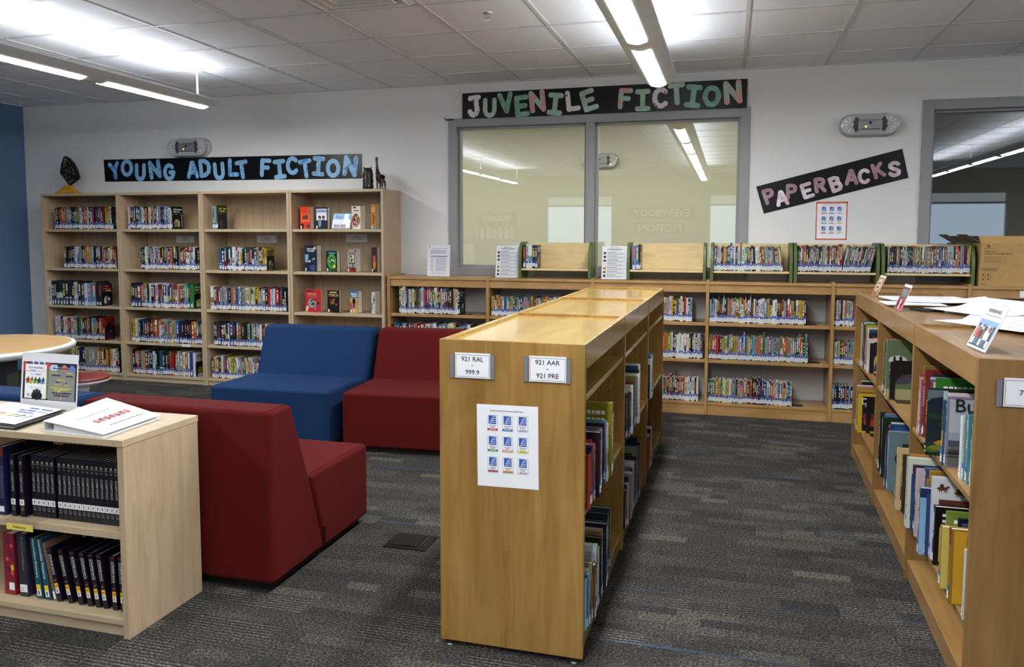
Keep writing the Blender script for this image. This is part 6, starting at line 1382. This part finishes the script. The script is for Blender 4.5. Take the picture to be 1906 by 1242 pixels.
def a_dog(R_, D_, T_, r):
    R_(0, 1, 0, 1, (150, 156, 156)); R_(0, 1, .86, .97, (70, 40, 36), .0006); dashes(R_, .1, .9, .88, .07, (226, 180, 150), r); R_(0, 1, 0, .2, (130, 40, 34), .0006); R_(.2, .85, .35, .8, (60, 40, 30), .0008); R_(.26, .79, .4, .76, (206, 190, 150), .001)
    for q in range(6): D_(r.uniform(.4, .65), r.uniform(.48, .68), .1, .06, ((226, 206, 170), (40, 30, 26))[q % 2], .0012+.0001*q, 8)
    R_(.6, .7, .1, .4, (40, 34, 36), .0012)
def a_fire(R_, D_, T_, r):
    R_(0, 1, 0, 1, (54, 36, 44)); D_(.5, .4, .3, .3, (190, 90, 50), .0006); D_(.5, .3, .2, .2, (220, 130, 60), .0008); D_(.5, .5, .08, .14, (120, 50, 40), .001); D_(.55, .6, .06, .05, (230, 190, 150), .0012)
def a_robot(R_, D_, T_, r):
    R_(.05, .5, .9, .96, (50, 26, 40)); T_('GEEGER', .42, .80, .6, (214, 170, 120)); T_('THE ROBOT', .5, .69, .7, (190, 120, 90))
    D_(.42, .40, .26, .22, (130, 160, 150), .0008, 8); D_(.48, .44, .18, .15, (60, 60, 60), .001)
    for q in range(7): D_(.38+.05*q, .42+.03*(q % 3), .035, .03, ((220, 220, 220), (180, 50, 60))[q % 2], .0012)
    R_(.6, .68, .08, .4, (110, 150, 140), .0012); D_(.8, .4, .1, .07, (40, 40, 60), .0012); D_(.12, .2, .1, .08, (220, 170, 150), .001)
def a_torch(R_, D_, T_, r):
    R_(0, 1, 0, 1, (24, 16, 12)); T_('TORCH', .5, .78, .8, (230, 200, 120)); dashes(R_, .2, .8, .88, .06, (220, 200, 150), r)
    for q in range(10): D_(r.uniform(.15, .85), r.uniform(.35, .6), .1, .06, vary(PAL[r.choice('oBmk')], r), .0007+.0001*q, 7)
    R_(.05, .35, .0, .05, (190, 40, 40), .001)
def a_city(R_, D_, T_, r):
    R_(0, 1, 0, 1, (206, 160, 96)); R_(0, 1, .7, 1, (70, 110, 160), .0006); dashes(R_, .15, .9, .84, .07, (236, 236, 236), r); dashes(R_, .25, .9, .75, .06, (236, 236, 236), r)
    D_(.5, .54, .2, .15, (20, 16, 14), .0012); D_(.5, .28, .15, .22, (60, 80, 130), .001); R_(.42, .58, .05, .22, (220, 220, 220), .0012); D_(.15, .3, .14, .2, (200, 80, 40), .0008); D_(.85, .35, .14, .22, (220, 140, 60), .0008)
def a_black(R_, D_, T_, r):
    R_(0, 1, 0, 1, (214, 212, 206))
    for q in range(16): D_(r.uniform(.1, .9), r.uniform(.08, .9), .1, .05, (30, 30, 34), .0007+.0001*q, 7)
Z4 = zs[:3]
YD = 6.53
display(559, 581, 385, 424.5, Z4[0], 'red cover-out book with small figures, first on the top display shelf', .045, (210, 60, 36), a_red, .25)
display(588, 612, 386, 424.5, Z4[0], 'black framed cover-out book with two figures, second on the top display shelf', .04, (24, 26, 30), a_bw, .2)
display(617, 650, 397, 424, Z4[0], 'wide pale blue book titled They lying back on the top display shelf', .018, (190, 206, 226), a_they, .0, tilt=.35)
display(655, 674, 384, 424.5, Z4[0], 'cream cover-out book with crowd of figures on the top display shelf', .055, (226, 222, 206), a_kid, .35)
display(691, 703, 381, 424, Z4[0], 'orange cover-out book at the right end of the top display shelf', .04, (206, 130, 46), a_orange, .55)
display(568, 594, 457, 504, Z4[1], 'navy book titled EXPLORER ACADEMY on the middle display shelf', .06, (28, 36, 62), a_space, .3)
display(608, 630, 467.5, 504, Z4[1], 'green and black cover-out book on the middle display shelf', .045, (24, 32, 28), a_green, .25)
display(647, 666, 463.5, 504.5, Z4[1], 'grey cover-out book with framed dog on the middle display shelf', .06, (140, 144, 144), a_dog, .35)
display(692, 705, 461, 505, Z4[1], 'dark cover-out book with flame figure on the middle display shelf', .04, (50, 34, 42), a_fire, .5)
display(569, 598, 539.5, 578, Z4[2], 'red book titled GEEGER THE ROBOT on the lower display shelf', .02, (186, 36, 46), a_robot, .05)
display(610, 633, 541, 579, Z4[2], 'dark brown book titled TORCH on the lower display shelf', .025, (150, 110, 60), a_torch, .12)
display(652, 669, 542.5, 580, Z4[2], 'tan cover-out book with standing figure on the lower display shelf', .06, (30, 34, 44), a_city, .35)
display(692, 701, 544, 581, Z4[2], 'black and white cover-out book at the right end of the lower display shelf', .05, (206, 204, 200), a_black, .55)
b_ = [i for i, b in enumerate(BOOKS) if b['row'] == 'U13']
lb_ = BOOKS[b_[-1]]
g = MB(xf(lb_)); sd = lb_['w']/2+.0018
g.text('ME AND', (sd, lb_['d']*.5, lb_['h']*.87), (0, 1, 0), (0, 0, 1), wid=.10, mat=0, col=(226, 200, 196)); g.text('BANKSY', (sd, lb_['d']*.5, lb_['h']*.72), (0, 1, 0), (0, 0, 1), wid=.11, mat=0, col=(226, 200, 196))
tb = [o for o in bpy.data.objects if o.name.startswith('book') and o.get('label', '').startswith('red book, %s from the left, fourth shelf of %s' % (ordinal(lb_['i']+1), P1))]
if tb:
    o = g.build('cover_title', [COVER], tb[0]); o.matrix_parent_inverse = tb[0].matrix_world.inverted()
